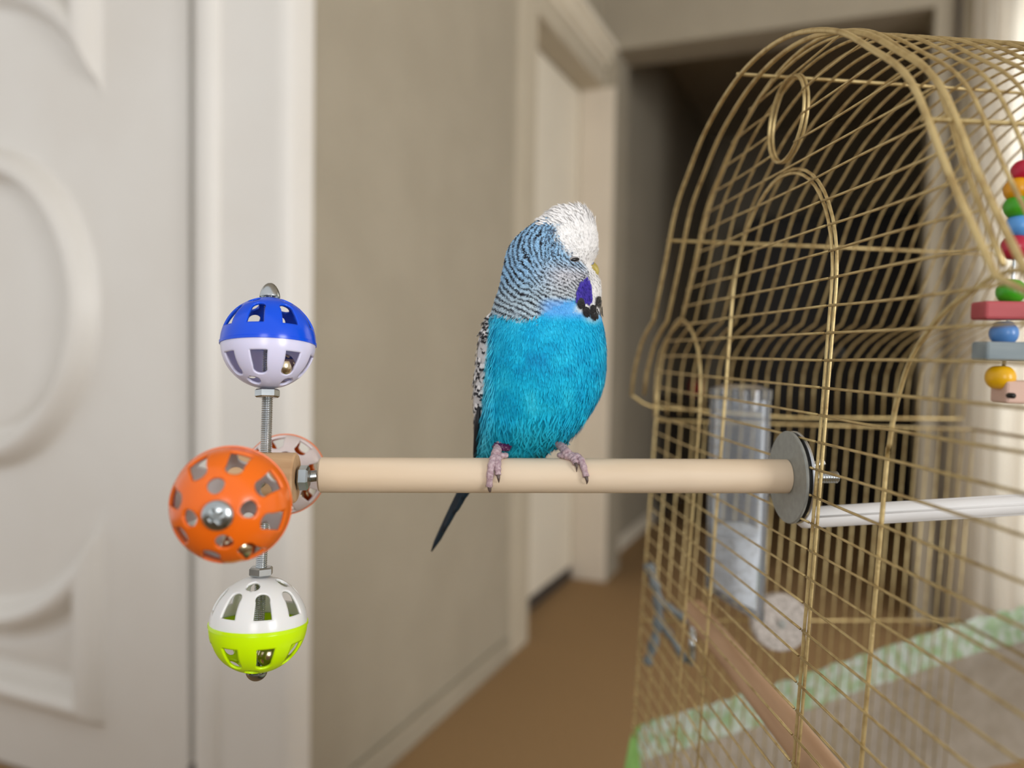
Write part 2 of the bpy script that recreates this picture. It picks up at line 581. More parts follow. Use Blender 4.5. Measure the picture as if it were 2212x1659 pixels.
# dark cupboard in the unlit room
cb = empty('cupboard', UV(3.9, 0.85, 0), 'tall dark wooden cupboard standing in the unlit room beyond the opening', 'cupboard')
CB = UVl(cb)
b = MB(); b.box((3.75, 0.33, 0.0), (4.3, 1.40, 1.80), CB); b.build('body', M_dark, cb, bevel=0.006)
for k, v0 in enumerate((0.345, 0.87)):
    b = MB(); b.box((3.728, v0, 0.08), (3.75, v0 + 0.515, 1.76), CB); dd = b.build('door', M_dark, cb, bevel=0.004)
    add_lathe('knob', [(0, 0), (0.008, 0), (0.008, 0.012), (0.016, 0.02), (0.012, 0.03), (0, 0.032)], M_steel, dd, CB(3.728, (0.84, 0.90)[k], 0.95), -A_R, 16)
rb = empty('box', UV(3.0, 0.13, 0), 'red lacquered box on a dark side table in the unlit room', 'box')
b = MB(); b.box((2.96, 0.14, 0.70), (3.06, 0.20, 0.765), UVl(rb)); b.build('body', M_red, rb, bevel=0.004)
b = MB(); b.box((2.955, 0.135, 0.765), (3.065, 0.205, 0.775), UVl(rb)); b.build('lid', M_red, rb, bevel=0.004)
tb = empty('side_table', UV(3.0, 0.15, 0), 'dark side table under the red box in the unlit room', 'table')
TB = UVl(tb)
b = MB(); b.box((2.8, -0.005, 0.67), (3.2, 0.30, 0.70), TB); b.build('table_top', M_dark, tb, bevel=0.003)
for u in (2.82, 3.15):
    for v in (0.01, 0.255):
        b = MB(); b.box((u, v, 0), (u + 0.03, v + 0.03, 0.67), TB); b.build('leg', M_dark, tb)

# ================================================================= THE CAGE
WP = Vector((0.1276, 0.3531, 0.92))       # point of the front panel above the clamp
FB, FL = 0.070, 0.048                     # slight yaw and outward lean of the front panel
fd = Vector((-FB, 1, 0)).normalized()
FW = Vector((1, FB, 0)).normalized()


def face(s, z, x=0.0):
    """front panel: s along the panel away from the camera, z above eye level, x into the cage"""
    return WP + Vector((0.0026, 0, 0)) + fd * s + Vector((FL * z, 0, z)) + FW * x


VB = 0.116
vd = Vector((-VB, 1, 0)).normalized(); VW = Vector((1, VB, 0)).normalized()


def vault(d, s, z):
    return WP + Vector((0.0026, 0, 0)) + VW * d + vd * s + Vector((0, 0, z))


cage = empty('bird_cage', (0.24, 0.39, 0.46), 'arched gold wire bird cage with a domed top and round door', 'cage')
CI = Matrix.Translation(-Vector(cage.location))


def wire(name, path, r, parent=None, sides=8, closed=False):
    return add_tube(name, [CI @ Vector(p) for p in path], r, M_gold, parent or cage, sides, closed)


HALF = [(0.161, 0.027), (0.1395, 0.060), (0.119, 0.094), (0.095, 0.1135), (0.07, 0.1295), (0.035, 0.142)]
ARCH = HALF + [(0.0, 0.146)] + [(-a, b_) for a, b_ in HALF[::-1]]
ARCH_D = catmull([(a, b_, 0) for a, b_ in ARCH], 5)
FC = 0.0345   # centre of the front arch along s
FLARE = [(0.056, -0.042), (0.0555, -0.024), (0.053, -0.008), (0.046, 0.005), (0.033, 0.0145), (0.018, 0.021)]


def arch_edge(z):
    """half width of the arch at height z"""
    pts = [(p.x, p.y) for p in ARCH_D if p.x >= 0]
    for (x0, z0), (x1, z1) in zip(pts[:-1], pts[1:]):
        if z0 <= z <= z1:
            return x0 + (x1 - x0) * (z - z0) / max(1e-9, z1 - z0)
    return None


# front arch frame
wire('arch_frame', [face(FC + p.x, p.y) for p in ARCH_D], 0.00095, sides=10)
# ring opening above the door
RS, RZ, RR = 0.0385, 0.1165, 0.0205
for dx in (-0.0008, 0.0012):
    wire('ring', [face(RS + RR * math.cos(a), RZ + RR * math.sin(a), dx) for a in [2 * PI * k / 36 for k in range(36)]], 0.00075, closed=True)
# door: frame with an arched head, bars of its own
DS0, DS1, DZ = -0.024, 0.098, 0.0285
DC, DR = (DS0 + DS1) / 2, (DS1 - DS0) / 2


def door_outline(off, zb, dx):
    r_ = DR + off
    pts = [face(DC - r_, z, dx) for z in np.linspace(zb, DZ, 12)]
    pts += [face(DC - r_ * math.cos(a), DZ + r_ * 1.0 * math.sin(a), dx) for a in [PI * k / 24 for k in range(1, 24)]]
    pts += [face(DC + r_, z, dx) for z in np.linspace(DZ, zb, 12)]
    return pts


Z_BOT = -0.415
wire('door_surround', door_outline(0.0010, Z_BOT, 0.0006), 0.00075)
door_frame = wire('door', door_outline(-0.0009, -0.25, -0.0004), 0.00075)
wire('door_sill', [face(DS0 + 0.001, -0.25, -0.0006), face(DS1 - 0.001, -0.25, -0.0006)], 0.0011, parent=door_frame)
# feeder loops either side
LOOP = [(0.0, -0.415), (0.0, -0.2), (0.0, -0.05), (0.001, -0.03), (0.0035, -0.015), (0.011, 0.001), (0.026, 0.014), (0.0405, 0.0205), (0.052, 0.0245),
        (0.064, 0.0245), (0.081, 0.0165), (0.095, 0.004), (0.102, -0.010), (0.106, -0.028), (0.106, -0.05), (0.106, -0.2), (0.106, -0.415)]
LOOPC = catmull([(a, b_, 0) for a, b_ in LOOP], 4)
IN_F, IN_N = 0.1405, -0.0755
wire('feeder_arch', [face(IN_F + p.x, p.y, -0.0005) for p in LOOPC], 0.0009)
wire('feeder_arch', [face(IN_N - p.x * 0.95, p.y, -0.0005) for p in LOOPC], 0.0009)
OUT_F, OUT_N = IN_F + 0.106, IN_N - 0.106 * 0.95
# front bars
BAR_R = 0.00058
zk = 0.0331
k = -10
BARS = []
while True:
    z = zk - 0.01145 * k
    k += 1
    if z < Z_BOT: break
    if z > 0.143: continue
    BARS.append(z)


def bar(s0, s1, z, parent=None, name='front_bar', bow=0.0):
    if abs(s0 - s1) < 0.004: return
    pts = []
    for i in range(7):
        t = i / 6
        pts.append(face(s0 + (s1 - s0) * t, z + bow * 4 * t * (1 - t), -0.0016))
    wire(name, pts, BAR_R, parent, 6)


for i, z in enumerate(BARS):
    bow = 0.0008 * math.sin(i * 1.7)
    if z >= 0.024:
        e = arch_edge(z) or 0.161
        far, near = FC + e, FC - e
    else:
        far, near = OUT_F, OUT_N
        if z > -0.02:   # inside the bend of the feeder loops
            t = (z + 0.02) / 0.044
            far -= 0.050 * t * t; near += 0.048 * t * t
    zt = z - DZ
    if zt < DR:
        hw = DR if zt < 0 else math.sqrt(DR * DR - zt * zt)
        bar(far, DC + hw, z, None, bow=bow); bar(DC - hw, near, z, None, bow=bow)
        if z > -0.25:
            bar(DC + hw - 0.002, DC - hw + 0.002, z, door_frame, 'door_bar', 0.0)
    elif abs(z - RZ) < RR:
        hw = math.sqrt(RR * RR - (z - RZ) ** 2)
        bar(far, RS + hw, z, None, bow=bow); bar(RS - hw, near, z, None, bow=bow)
    else:
        bar(far, near, z, None, bow=bow)

# domed top: arched wires from rim to rim
CV, CZ = 0.0262, -0.004
NW, SP = 29, 0.0097
D0 = -0.0131


def vault_path(i):
    d = D0 + SP * i
    out = []
    fl = [(0.161 + a, b_) for a, b_ in FLARE]
    if i < 2: fl = [(0.213, -0.0263), (0.2075, -0.0105), (0.200, 0.0), (0.190, 0.0115), (0.1755, 0.0205)]
    for sgn in (1, -1):
        L = [vault(d, CV + sgn * a, CZ + b_) for q, (a, b_) in enumerate(fl)]
        if sgn == 1: first = L
        else: last = L[::-1]
    mid = [vault(d, CV + p.x, CZ + p.y) for p in ARCH_D]
    return first + mid + last


for i in range(NW):
    wire('dome_wire', vault_path(i), 0.00115 if i < 2 else 0.0007)
# ridge rods
DX = D0 + SP * (NW - 1)


def rod(s, z, drop):
    wire('dome_rod', [vault(D0 - 0.001, CV + s, CZ + z), vault(D0 + 0.1, CV + s, CZ + z - drop * 0.1 * 0.3), vault(DX, CV + s, CZ + z - drop * 0.3 * 0.4)], 0.0009)


rod(0.131, 0.0772, 0.02)
rod(0.024, 0.1455, 0.02)
rod(-0.127, 0.0795, -0.02)
# rims of the dome and rails of the body
for sgn in (1, -1):
    e = 0.161 + 0.056
    pts = [vault(D0, CV + sgn * 0.213, CZ - 0.0265)]
    for t in np.linspace(0.06, 1, 10):
        pts.append(vault(D0 + (DX - D0) * t, CV + sgn * e, CZ - 0.034 - 0.009 * min(1, t * 2.2)))
    wire('dome_rim', catmull(pts, 3), 0.0010)
wire('dome_rim', [vault(D0, CV - 0.213, CZ - 0.0265), vault(DX, CV - 0.217, CZ - 0.043)], 0.0011)
LEN = DX + 0.004


def body(x, s, z):
    return face(s, z, 0.0) + VW * x


for s_, zt in ((OUT_F, -0.050), (OUT_N, -0.050)):
    for z in (zt, -0.205, Z_BOT):
        wire('side_rail', [body(-0.001, s_, z), body(LEN * 0.5, s_, z - 0.003), body(LEN, s_, z - 0.006)], 0.0010)
    n_side = NW - 2
    for i in range(1, n_side + 1):
        x = LEN * i / n_side
        wire('side_bar', [body(x, s_, zt - 0.006 * x / LEN), body(x, s_, -0.2), body(x, s_, Z_BOT)], 0.00065, sides=6)
for z in (-0.050, -0.205, Z_BOT):
    wire('back_rail', [body(LEN, OUT_F, z - 0.006), body(LEN, OUT_N, z - 0.006)], 0.0013)
wire('front_sill', [face(OUT_F, Z_BOT), face(OUT_N, Z_BOT)], 0.0013)
# base tray
b = MB()
zb = 0.92 + Z_BOT
c0, c1, c2, c3 = body(-0.012, OUT_F + 0.012, 0), body(LEN + 0.012, OUT_F + 0.012, 0), body(LEN + 0.012, OUT_N - 0.012, 0), body(-0.012, OUT_N - 0.012, 0)
V = []
for z in (zb - 0.05, zb - 0.003):
    for c in (c0, c1, c2, c3):
        V.append(CI @ Vector((c.x - 0.018, c.y, z)))
b.add(V, [(0, 1, 2, 3), (7, 6, 5, 4), (0, 4, 5, 1), (1, 5, 6, 2), (2, 6, 7, 3), (3, 7, 4, 0)])
b.build('base_tray', M_stick, cage, bevel=0.006)
# low table that carries the cage (below the frame)
lt = empty('low_table', (0.25, 0.4, 0), 'low dark wooden table under the bird cage', 'table')
TI = Matrix.Translation(-Vector(lt.location))
tz = zb - 0.05
b = MB(); b.box((0.02, 0.10, tz - 0.035), (0.56, 0.72, tz - 0.0005), lambda x, y, z: TI @ Vector((x, y, z)))
b.build('table_top', M_dark, lt, bevel=0.004)
for x in (0.04, 0.50):
    for y in (0.12, 0.66):
        b = MB(); b.box((x, y, 0), (x + 0.04, y + 0.04, tz - 0.035), lambda x, y, z: TI @ Vector((x, y, z)))
        b.build('leg', M_dark, lt, bevel=0.003)

# ================================================================= PERCH, CLAMP
ax_p = (Vector((0.1257, 0.3511, 0.8665)) - Vector((-0.0821, 0.3361, 0.8661))).normalized()
PL = Vector((-0.0821, 0.3361, 0.8661)); PR = face(-0.0012, -0.0540) - ax_p * 0.0036
perch = empty('wooden_perch', PL, 'round pale wooden perch clamped across to the front of the gold cage', 'perch')


def loc(o): return Matrix.Translation(-Vector(o.location))


Lp = loc(perch)
plen = (PR - PL).length
R_P = 0.0076
o = add_lathe('dowel', [(0, 0), (R_P - 0.0008, 0), (R_P, 0.0008)] + [(R_P, plen * t) for t in np.linspace(0.05, 0.95, 10)] + [(R_P, plen - 0.0005), (R_P - 0.0006, plen), (0, plen)], M_wood, perch, Lp @ PL, ax_p, 40)
WR = 0.0207
base = Lp @ (PR)
add_lathe('washer', [(0, 0), (WR - 0.0004, 0), (WR, 0.0004), (WR, 0.0011), (WR - 0.0004, 0.0014), (0, 0.0014)], M_washer, perch, base - ax_p * 0.0002, ax_p, 64)
add_lathe('gasket', [(0, 0), (WR - 0.0012, 0), (WR - 0.0012, 0.0016), (0, 0.0016)], M_rubber, perch, base + ax_p * 0.0012, ax_p, 64)
add_lathe('washer', [(0, 0), (WR - 0.0004, 0), (WR, 0.0004), (WR, 0.0010), (WR - 0.0004, 0.0013), (0, 0.0013)], M_washer_rim, perch, base + ax_p * 0.0028, ax_p, 64)


def thread(name, p0, p1, r, parent, pitch=0.0007, sides=20, depth=0.16):
    p0, p1 = Vector(p0), Vector(p1)
    L = (p1 - p0).length
    n = max(2, int(L / pitch))
    prof = [(0, 0), (r * (1 - depth), 0)]
    for i in range(n):
        h = L * (i + 0.5) / n
        prof += [(r * (1 - depth), h - L / n * 0.42), (r, h - L / n * 0.1), (r, h + L / n * 0.1), (r * (1 - depth), h + L / n * 0.42)]
    prof += [(r * (1 - depth), L), (0, L)]
    return add_lathe(name, prof, M_steel, parent, p0, p1 - p0, sides, rad(60))


def hexnut(name, c, axis, r, h, parent, rotd=0.0):
    axis = Vector(axis).normalized()
    V, F = lathe([(0, -h / 2), (r * 0.86, -h / 2), (r, -h / 2 + h * 0.16), (r, h / 2 - h * 0.16), (r * 0.86, h / 2), (0, h / 2)], 6, c, axis)
    q = Quaternion(axis, rad(rotd)).to_matrix()
    V = [Vector(c) + q @ (v - Vector(c)) for v in V]
    return link_mesh(name, V, F, M_steel, parent, False)


thread('bolt', base + ax_p * 0.004, base + ax_p * 0.0235, 0.0027, perch, 0.0011)
wn = base + ax_p * 0.0068
add_lathe('wing_nut', [(0, -0.0022), (0.0046, -0.0022), (0.0038, 0.002), (0, 0.002)], M_steel, perch, wn, ax_p, 20)
wnp = perch.children[-1]
for sg, ang in ((1, 62), (-1, 242)):
    dirn = (Vector((0, 0, 1)) * math.sin(rad(42)) + Vector((0, -1, 0)) * math.cos(rad(42))) * sg
    p0 = wn + dirn * 0.003; p1 = wn + dirn * 0.0125 + ax_p * 0.0062
    V, F = tube([p0, p0 * 0.5 + p1 * 0.5 + dirn * 0.001, p1], [0.0016, 0.0021, 0.0015], 10)
    V = [v for v in V]
    link_mesh('wing', V, F, M_steel, wnp, True)

# ================================================================= SPINNING BALL TOY
HUB = Vector((-0.1010, 0.3222, 0.8668))
toy = empty('ball_toy', HUB, 'four rattle balls on a wooden hub bolted to the perch end', 'toy')
Lt = loc(toy)
hub_ax = ax_p
hc = Lt @ HUB
HR = 0.0104
add_lathe('hub', [(0, -0.0135), (HR - 0.0006, -0.0135), (HR, -0.0128), (HR, 0.0120), (HR - 0.0007, 0.0127), (0, 0.0127)], M_woodhub, toy, hc, hub_ax, 40)
hexnut('nut', hc + hub_ax * 0.0156, hub_ax, 0.0052, 0.0044, toy, 12)
thread('bolt', hc + hub_ax * 0.0127, Lt @ (PL + ax_p * 0.002), 0.0024, toy, 0.0009)
P_BLUE, P_YEL = Vector((-0.1025, 0.3310, 0.9222)), Vector((-0.1018, 0.3170, 0.8078))
P_OR, P_RE = Vector((-0.0930, 0.2610, 0.8678)), Vector((-0.1098, 0.3810, 0.8590))
BALL_R = 0.01935


def wiffle_half(ax, e1, e2, R_, sign, nlon=192, nlat=52, spin=0.0):
    """half a perforated ball; returns verts, faces. holes: 8 arched slots and 4 round holes"""
    lat = np.linspace(0, PI / 2 - 0.10, nlat)
    lon = np.arange(nlon) / nlon * 2 * PI

    def h(la, lo):
        # arched slot: bottom at 20 deg, straight sides, round head near 48 deg
        l8 = (np.mod(lo + PI / 8, PI / 4) - PI / 8)
        x = l8 * np.cos(la); y = la
        hw = rad(9.6)
        d_rect = np.maximum(np.maximum(np.abs(x) - hw * (1.08 - 0.25 * (y - rad(20)) / rad(22)), rad(17) - y), y - rad(41))
        d_cap = np.sqrt(x * x + ((y - rad(41)) * 1.0) ** 2) - hw * 0.90
        d_slot = np.minimum(d_rect, d_cap)
        l4 = (np.mod(lo + PI / 8 + PI / 4, PI / 2) - PI / 4)
        cx = rad(62)
        d_h = np.sqrt((l4 * math.cos(cx)) ** 2 + (la - cx) ** 2) - rad(8.4)
        return np.minimum(d_slot, d_h)

    LA, LO = np.meshgrid(lat, lon, indexing='ij')
    H = h(LA, LO)
    # snap vertices near an outline onto it
    dl, do = lat[1] - lat[0], lon[1] - lon[0]
    eps = 1e-4
    for _ in range(4):
        g1 = (h(LA + eps, LO) - h(LA - eps, LO)) / (2 * eps)
        g2 = (h(LA, LO + eps) - h(LA, LO - eps)) / (2 * eps)
        H1 = h(LA, LO)
        near = np.abs(H) < 0.62 * np.maximum(dl, do * np.cos(LA))
        gg = g1 * g1 + g2 * g2 / np.maximum(np.cos(LA), 0.1) ** 2 + 1e-9
        st = H1 / gg
        LA = np.where(near, LA - st * g1 * 0.9, LA)
        LO = np.where(near, LO - st * g2 / np.maximum(np.cos(LA), 0.1) ** 2 * 0.9, LO)
    LA = np.clip(LA, 0, PI / 2)
    c = np.cos(LA); s = np.sin(LA)
    ls = LO + spin
    P = R_ * (np.einsum('ij,k->ijk', c * np.cos(ls), np.array(e1)) + np.einsum('ij,k->ijk', c * np.sin(ls), np.array(e2)) + sign * np.einsum('ij,k->ijk', s, np.array(ax)))
    V = P.reshape(-1, 3)
    F = []
    Hc = H
    keep = lambda i, j: (Hc[i, j] + Hc[i, (j + 1) % nlon] + Hc[i + 1, j] + Hc[i + 1, (j + 1) % nlon]) > 0
    for i in range(nlat - 1):
        for j in range(nlon):
            if keep(i, j):
                a_, b_, c_, d_ = i * nlon + j, i * nlon + (j + 1) % nlon, (i + 1) * nlon + (j + 1) % nlon, (i + 1) * nlon + j
                F.append((a_, b_, c_, d_) if sign > 0 else (a_, d_, c_, b_))
    # close the pole
    pole = len(V)
    V = np.vstack([V, R_ * sign * np.array(ax)])
    for j in range(nlon):
        a_, b_ = (nlat - 1) * nlon + j, (nlat - 1) * nlon + (j + 1) % nlon
        F.append((a_, b_, pole) if sign > 0 else (b_, a_, pole))
    used = np.unique(np.array([i for f in F for i in f]))
    remap = -np.ones(len(V), int); remap[used] = np.arange(len(used))
    return V[used], [tuple(remap[i] for i in f) for f in F]


def pan_head(name, c, axis, r, parent, ref, hs=1.0):
    """domed screw head with a pressed cross recess"""
    axis = Vector(axis).normalized(); ref = Vector(ref)
    e1 = (ref - axis * ref.dot(axis)).normalized(); e2 = axis.cross(e1)
    n = 49
    V, F = [], []
    for i in range(n):
        for j in range(n):
            a = 2 * i / (n - 1) - 1; b_ = 2 * j / (n - 1) - 1
            x = a * math.sqrt(1 - b_ * b_ / 2); y = b_ * math.sqrt(1 - a * a / 2)
            rr = min(1.0, math.hypot(x, y))
            h = 0.52 * math.sqrt(max(0, 1 - rr * rr * 0.92)) - 0.10
            L = max(abs(x), abs(y)); S = min(abs(x), abs(y))
            m1 = max(0, min(1, (0.13 - S) / 0.05)) * max(0, min(1, (0.50 - L) / 0.10))
            m2 = max(0, min(1, (0.30 - (abs(x) + abs(y))) / 0.12))
            h -= (0.34 if hs == 1 else 0.0) * max(m1, m2)
            V.append(Vector(c) + (e1 * x + e2 * y + axis * h * hs) * r)
    for i in range(n - 1):
        for j in range(n - 1):
            F.append((i * n + j, (i + 1) * n + j, (i + 1) * n + j + 1, i * n + j + 1))
    # skirt down to the seat
    ring = [i * n for i in range(n)] + [(n - 1) * n + j for j in range(1, n)] + [i * n + n - 1 for i in range(n - 2, -1, -1)] + [j for j in range(n - 2, 0, -1)]
    bs = len(V)
    for q in ring: V.append(V[q] - axis * r * 0.12)
    for q in range(len(ring)):
        q2 = (q + 1) % len(ring)
        F.append((ring[q], bs + q, bs + q2, ring[q2]))
    return link_mesh(name, V, F, M_steel, parent, True)


def jingle_bell(name, c, r, parent):
    bl = add_lathe(name, [(r * math.sin(PI * i / 16), -r * math.cos(PI * i / 16)) for i in range(17)] if False else [(abs(r * math.sin(PI * i / 16)), -r * math.cos(PI * i / 16)) for i in range(17)], M_bell, parent, c, (0.3, -0.6, 0.7), 24)
    return bl


def make_ball(center, m_out, m_in, label, bell_off, spin, hs=1.0):
    """center world; the rod runs from the hub through it"""
    ax = (center - HUB).normalized()
    ref = Vector((0, -1, 0)) if abs(ax.y) < 0.7 else Vector((1, 0, 0))
    e1 = (ref - ax * ref.dot(ax)).normalized(); e2 = ax.cross(e1)
    c = Lt @ center
    bo = bpy.data.objects.new('rattle_ball', None); bo.empty_display_size = 0.01
    COL.objects.link(bo); bo.parent = toy; bo.location = c
    bo['label'] = label
    for sign, m_ in ((1, m_out), (-1, m_in)):
        R_ = BALL_R if sign > 0 else BALL_R * 0.992
        V, F = wiffle_half(ax, e1, e2, R_, sign, spin=spin + (0.0 if sign > 0 else 0.09))
        o = link_mesh('half_shell', V, F, m_, bo, True)
        md = o.modifiers.new('wall', 'SOLIDIFY'); md.thickness = 0.0011; md.offset = -1
        md.use_quality_normals = True
    # seam lip
    add_lathe('seam', [(BALL_R - 0.0012, -0.0011), (BALL_R + 0.00025, -0.0009), (BALL_R + 0.0003, 0.0002), (BALL_R - 0.0012, 0.0004)], m_out, bo, (0, 0, 0), ax, 96)
    jingle_bell('bell', Vector(bell_off), 0.0055, bo)
    d = (center - HUB).length
    thread('rod', hc + ax * (HR - 0.001), c + ax * (BALL_R + 0.001), 0.0023, toy, 0.00075, 18)
    hexnut('nut', c - ax * (BALL_R + 0.0018), ax, 0.0050, 0.0036, toy, 20)
    pan_head('screw_head', c + ax * (BALL_R + 0.0002), ax, 0.0048 if hs == 1 else 0.0042, toy, e1 + e2 * 0.55, hs)
    return bo


make_ball(P_BLUE, M_blue, M_lilac, 'blue and white ball', (0.0075, -0.006, -0.0095), rad(0), 3.6)
make_ball(P_YEL, M_yellow, M_whitep, 'white and neon yellow ball', (0.006, -0.004, -0.0105), rad(18), 2.0)
make_ball(P_OR, M_orange, M_whitep, 'orange ball facing the camera', (0.004, -0.004, -0.0125), rad(31))
make_ball(P_RE, M_orange, M_pinkw, 'white ball with an orange far half', (0.005, 0.004, -0.0115), rad(30))

# ================================================================= THINGS IN THE CAGE
# clear tube feeder
ft = empty('tube_feeder', (0.1445, 0.497, 0.76), 'clear plastic tube feeder half full of pale seed hanging inside the cage', 'feeder')
r0 = 0.0185
prof_o = [(0, 0.0), (r0, 0.0), (r0, 0.121), (r0 - 0.0016, 0.121), (r0 - 0.0016, 0.003), (0, 0.003)]
V, F = lathe(prof_o, 40)
V = [Vector((v.x, v.y, v.z - (0.55 * (v.x + r0) if v.z < 0.02 else 0) + 0.012)) for v in V]
link_mesh('tube', V, F, M_clear, ft, True, rad(40))
V, F = lathe([(0, 0.0045), (r0 - 0.00165, 0.0045), (r0 - 0.00165, 0.036), (0.008, 0.041), (0, 0.042)], 32)
V = [Vector((v.x, v.y, v.z - (0.5 * (v.x + r0) if v.z < 0.02 else 0) + 0.012)) for v in V]
tag(link_mesh('seed', V, F, M_seed, ft, True, rad(40)), kind='stuff')
add_lathe('feeder_cap', [(0, 0), (r0 + 0.0006, 0), (r0 + 0.0006, 0.006), (0.012, 0.009), (0, 0.009)], M_clear, ft, (0, 0, 0.133), (0, 0, 1), 40)
# cross perch in the lower cage
cp = empty('cross_perch', (0.135, 0.44, 0.7405), 'brown wooden cross perch low inside the cage near its front', 'perch')
p0, p1 = Vector((0.1326, 0.556, 0.7378)) - cp.location, Vector((0.1386, 0.185, 0.7455)) - cp.location
add_lathe('dowel', [(0, 0), (0.0072, 0), (0.008, 0.001)] + [(0.008, t) for t in np.linspace(0.03, 0.34, 8)] + [(0.008, 0.369), (0.0072, 0.37), (0, 0.37)], M_woodcross, cp, p0, p1 - p0, 28)
# white perch running back into the cage
wp = empty('white_perch', (0.1312, 0.3573, 0.8463), 'white plastic perch running into the cage behind the clamp', 'perch')
d_ = Vector((0.0988, 0.0, 0.0077)).normalized()
add_lathe('shaft', [(0, 0), (0.003, 0.0003), (0.0044, 0.0018), (0.0048, 0.004), (0.0048, 0.20), (0.0044, 0.222), (0, 0.2225)], M_stick, wp, (0, 0, 0), d_, 28)
for k in range(5):
    a = 2 * PI * k / 5 + 0.4
    e1 = Vector((0, 1, 0)); e2 = d_.cross(e1)
    q = (e1 * math.cos(a) + e2 * math.sin(a)) * 0.0045
    add_tube('rib', [q + d_ * 0.006, q + d_ * 0.21], 0.0006, M_stick, wp, 6)
# mineral disc
md_ = empty('mineral_block', (0.2003, 0.573, 0.7242), 'round pale mineral block fixed low on the far cage wall', 'mineral block')
add_lathe('disc', [(0, 0), (0.0195, 0), (0.0208, 0.001), (0.0212, 0.004), (0.0208, 0.009), (0.0195, 0.010), (0, 0.010)], M_grit, md_, (0, 0.006, 0), (-0.05, -1, 0.05), 48)
add_lathe('screw', [(0, 0), (0.003, 0), (0.003, 0.001), (0, 0.0018)], M_washer, md_, (0, -0.004, 0), (-0.05, -1, 0.05), 16)
# branching plastic clip
bc = empty('branch_perch', (0.1165, 0.592, 0.7177), 'grey blue plastic branch hooked on the far corner of the cage', 'branch')
brm = [((-0.0105, 0.002, 0.043), (-0.006, 0.001, 0.030), (-0.003, 0, 0.018), (-0.002, 0, 0.0), (-0.005, -0.0005, -0.016), (-0.010, -0.001, -0.033)),
       ((-0.003, 0, 0.016), (0.006, -0.001, 0.010), (0.0205, -0.001, 0.0)),
       ((-0.002, 0, 0.0), (0.006, -0.001, -0.010), (0.0200, -0.001, -0.031))]
for k, pth in enumerate(brm):
    pc = catmull(pth, 5)
    add_tube('stem' if k == 0 else 'twig', pc, [0.0036 * (1 + 0.22 * math.sin(i * 1.3)) if k == 0 else 0.003 * (1 + 0.2 * math.sin(i * 1.7)) for i in range(len(pc))], M_teal, bc, 10)
ck = empty('metal_clip', (0.1395, 0.588, 0.70), 'small grey vertical clip beside the plastic branch', 'clip')
add_tube('clip_bar', [(0, 0, 0.012), (0.0, -0.002, 0.0), (0, 0, -0.014)], 0.0024, M_steel, ck, 10)
add_tube('clip_hook', [(0, 0, 0.012), (0.001, 0.004, 0.015), (0.001, 0.008, 0.012)], 0.0016, M_steel, ck, 8)

# bead and block toy hanging at the right
ht = empty('hanging_toy', (0.2525, 0.4028, 1.03), 'string of bright beads and painted blocks hanging inside the cage', 'toy')
Lh = loc(ht)


def bead(c, r, rgb, ry=0.86):
    m_ = bpy.data.materials.get('bead_%d_%d_%d' % rgb) or mat('bead_%d_%d_%d' % rgb, lin(*rgb), 0.28, scale=30)
    h_ = r * ry
    pr = [(0.0012, -h_), (r * 0.55, -h_ * 0.93), (r * 0.88, -h_ * 0.55), (r, 0), (r * 0.88, h_ * 0.55), (r * 0.55, h_ * 0.93), (0.0012, h_)]
    pp = [(p.x, p.y) for p in catmull([(a, b_, 0) for a, b_ in pr], 3)]
    return add_lathe('bead', pp, m_, ht, Lh @ Vector(c), (0.02, 0.03, 1), 24, rad(80))


for c, r, rgb in [((0.2590, 0.4042, 1.0160), 0.0066, (196, 30, 62)), ((0.2555, 0.4038, 1.0068), 0.0066, (232, 160, 14)), ((0.2556, 0.4035, 0.998), 0.0066, (72, 166, 34)),
                  ((0.2562, 0.403, 0.9879), 0.0066, (92, 156, 222)), ((0.2548, 0.4026, 0.9773), 0.0070, (190, 34, 62)), ((0.2528, 0.4017, 0.9549), 0.0069, (66, 164, 30)),
                  ((0.2496, 0.4009, 0.9337), 0.0067, (84, 134, 196)), ((0.2482, 0.4, 0.9113), 0.0070, (236, 178, 14))]:
    bead(c, r, rgb)
M_redblk = mat('red_stained_wood', lin(186, 84, 88), 0.6, col2=lin(164, 66, 70), scale=60, stretch=(0.2, 1, 1))
M_greyblk = mat('grey_blue_stained_wood', lin(148, 158, 160), 0.6, col2=lin(110, 124, 130), scale=60, stretch=(0.2, 1, 1))
M_pinkblk = mat('pale_pink_wood', lin(214, 178, 160), 0.6, scale=60, stretch=(0.2, 1, 1))
for c, hx, hz, m_ in [((0.2535, 0.4013, 0.9450), 0.0175, 0.0046, M_redblk), ((0.2528, 0.4005, 0.9243), 0.0160, 0.0050, M_greyblk), ((0.2600, 0.3997, 0.9040), 0.0130, 0.0058, M_pinkblk)]:
    b = MB(); q = Lh @ Vector(c)
    b.box((q.x - hx, q.y - 0.007, q.z - hz), (q.x + hx, q.y + 0.007, q.z + hz))
    b.build('block', m_, ht, bevel=0.0014)
add_tube('peg', [Lh @ Vector((0.2485, 0.3935, 0.9025)), Lh @ Vector((0.2485, 0.3895, 0.9025))], 0.0014, M_dark, ht, 12)
add_tube('cord', [Lh @ Vector((0.2600, 0.4046, 1.060)), Lh @ Vector((0.2575, 0.404, 1.0)), Lh @ Vector((0.2525, 0.4015, 0.95)), Lh @ Vector((0.249, 0.4, 0.905))], 0.0009, M_steel, ht, 8)

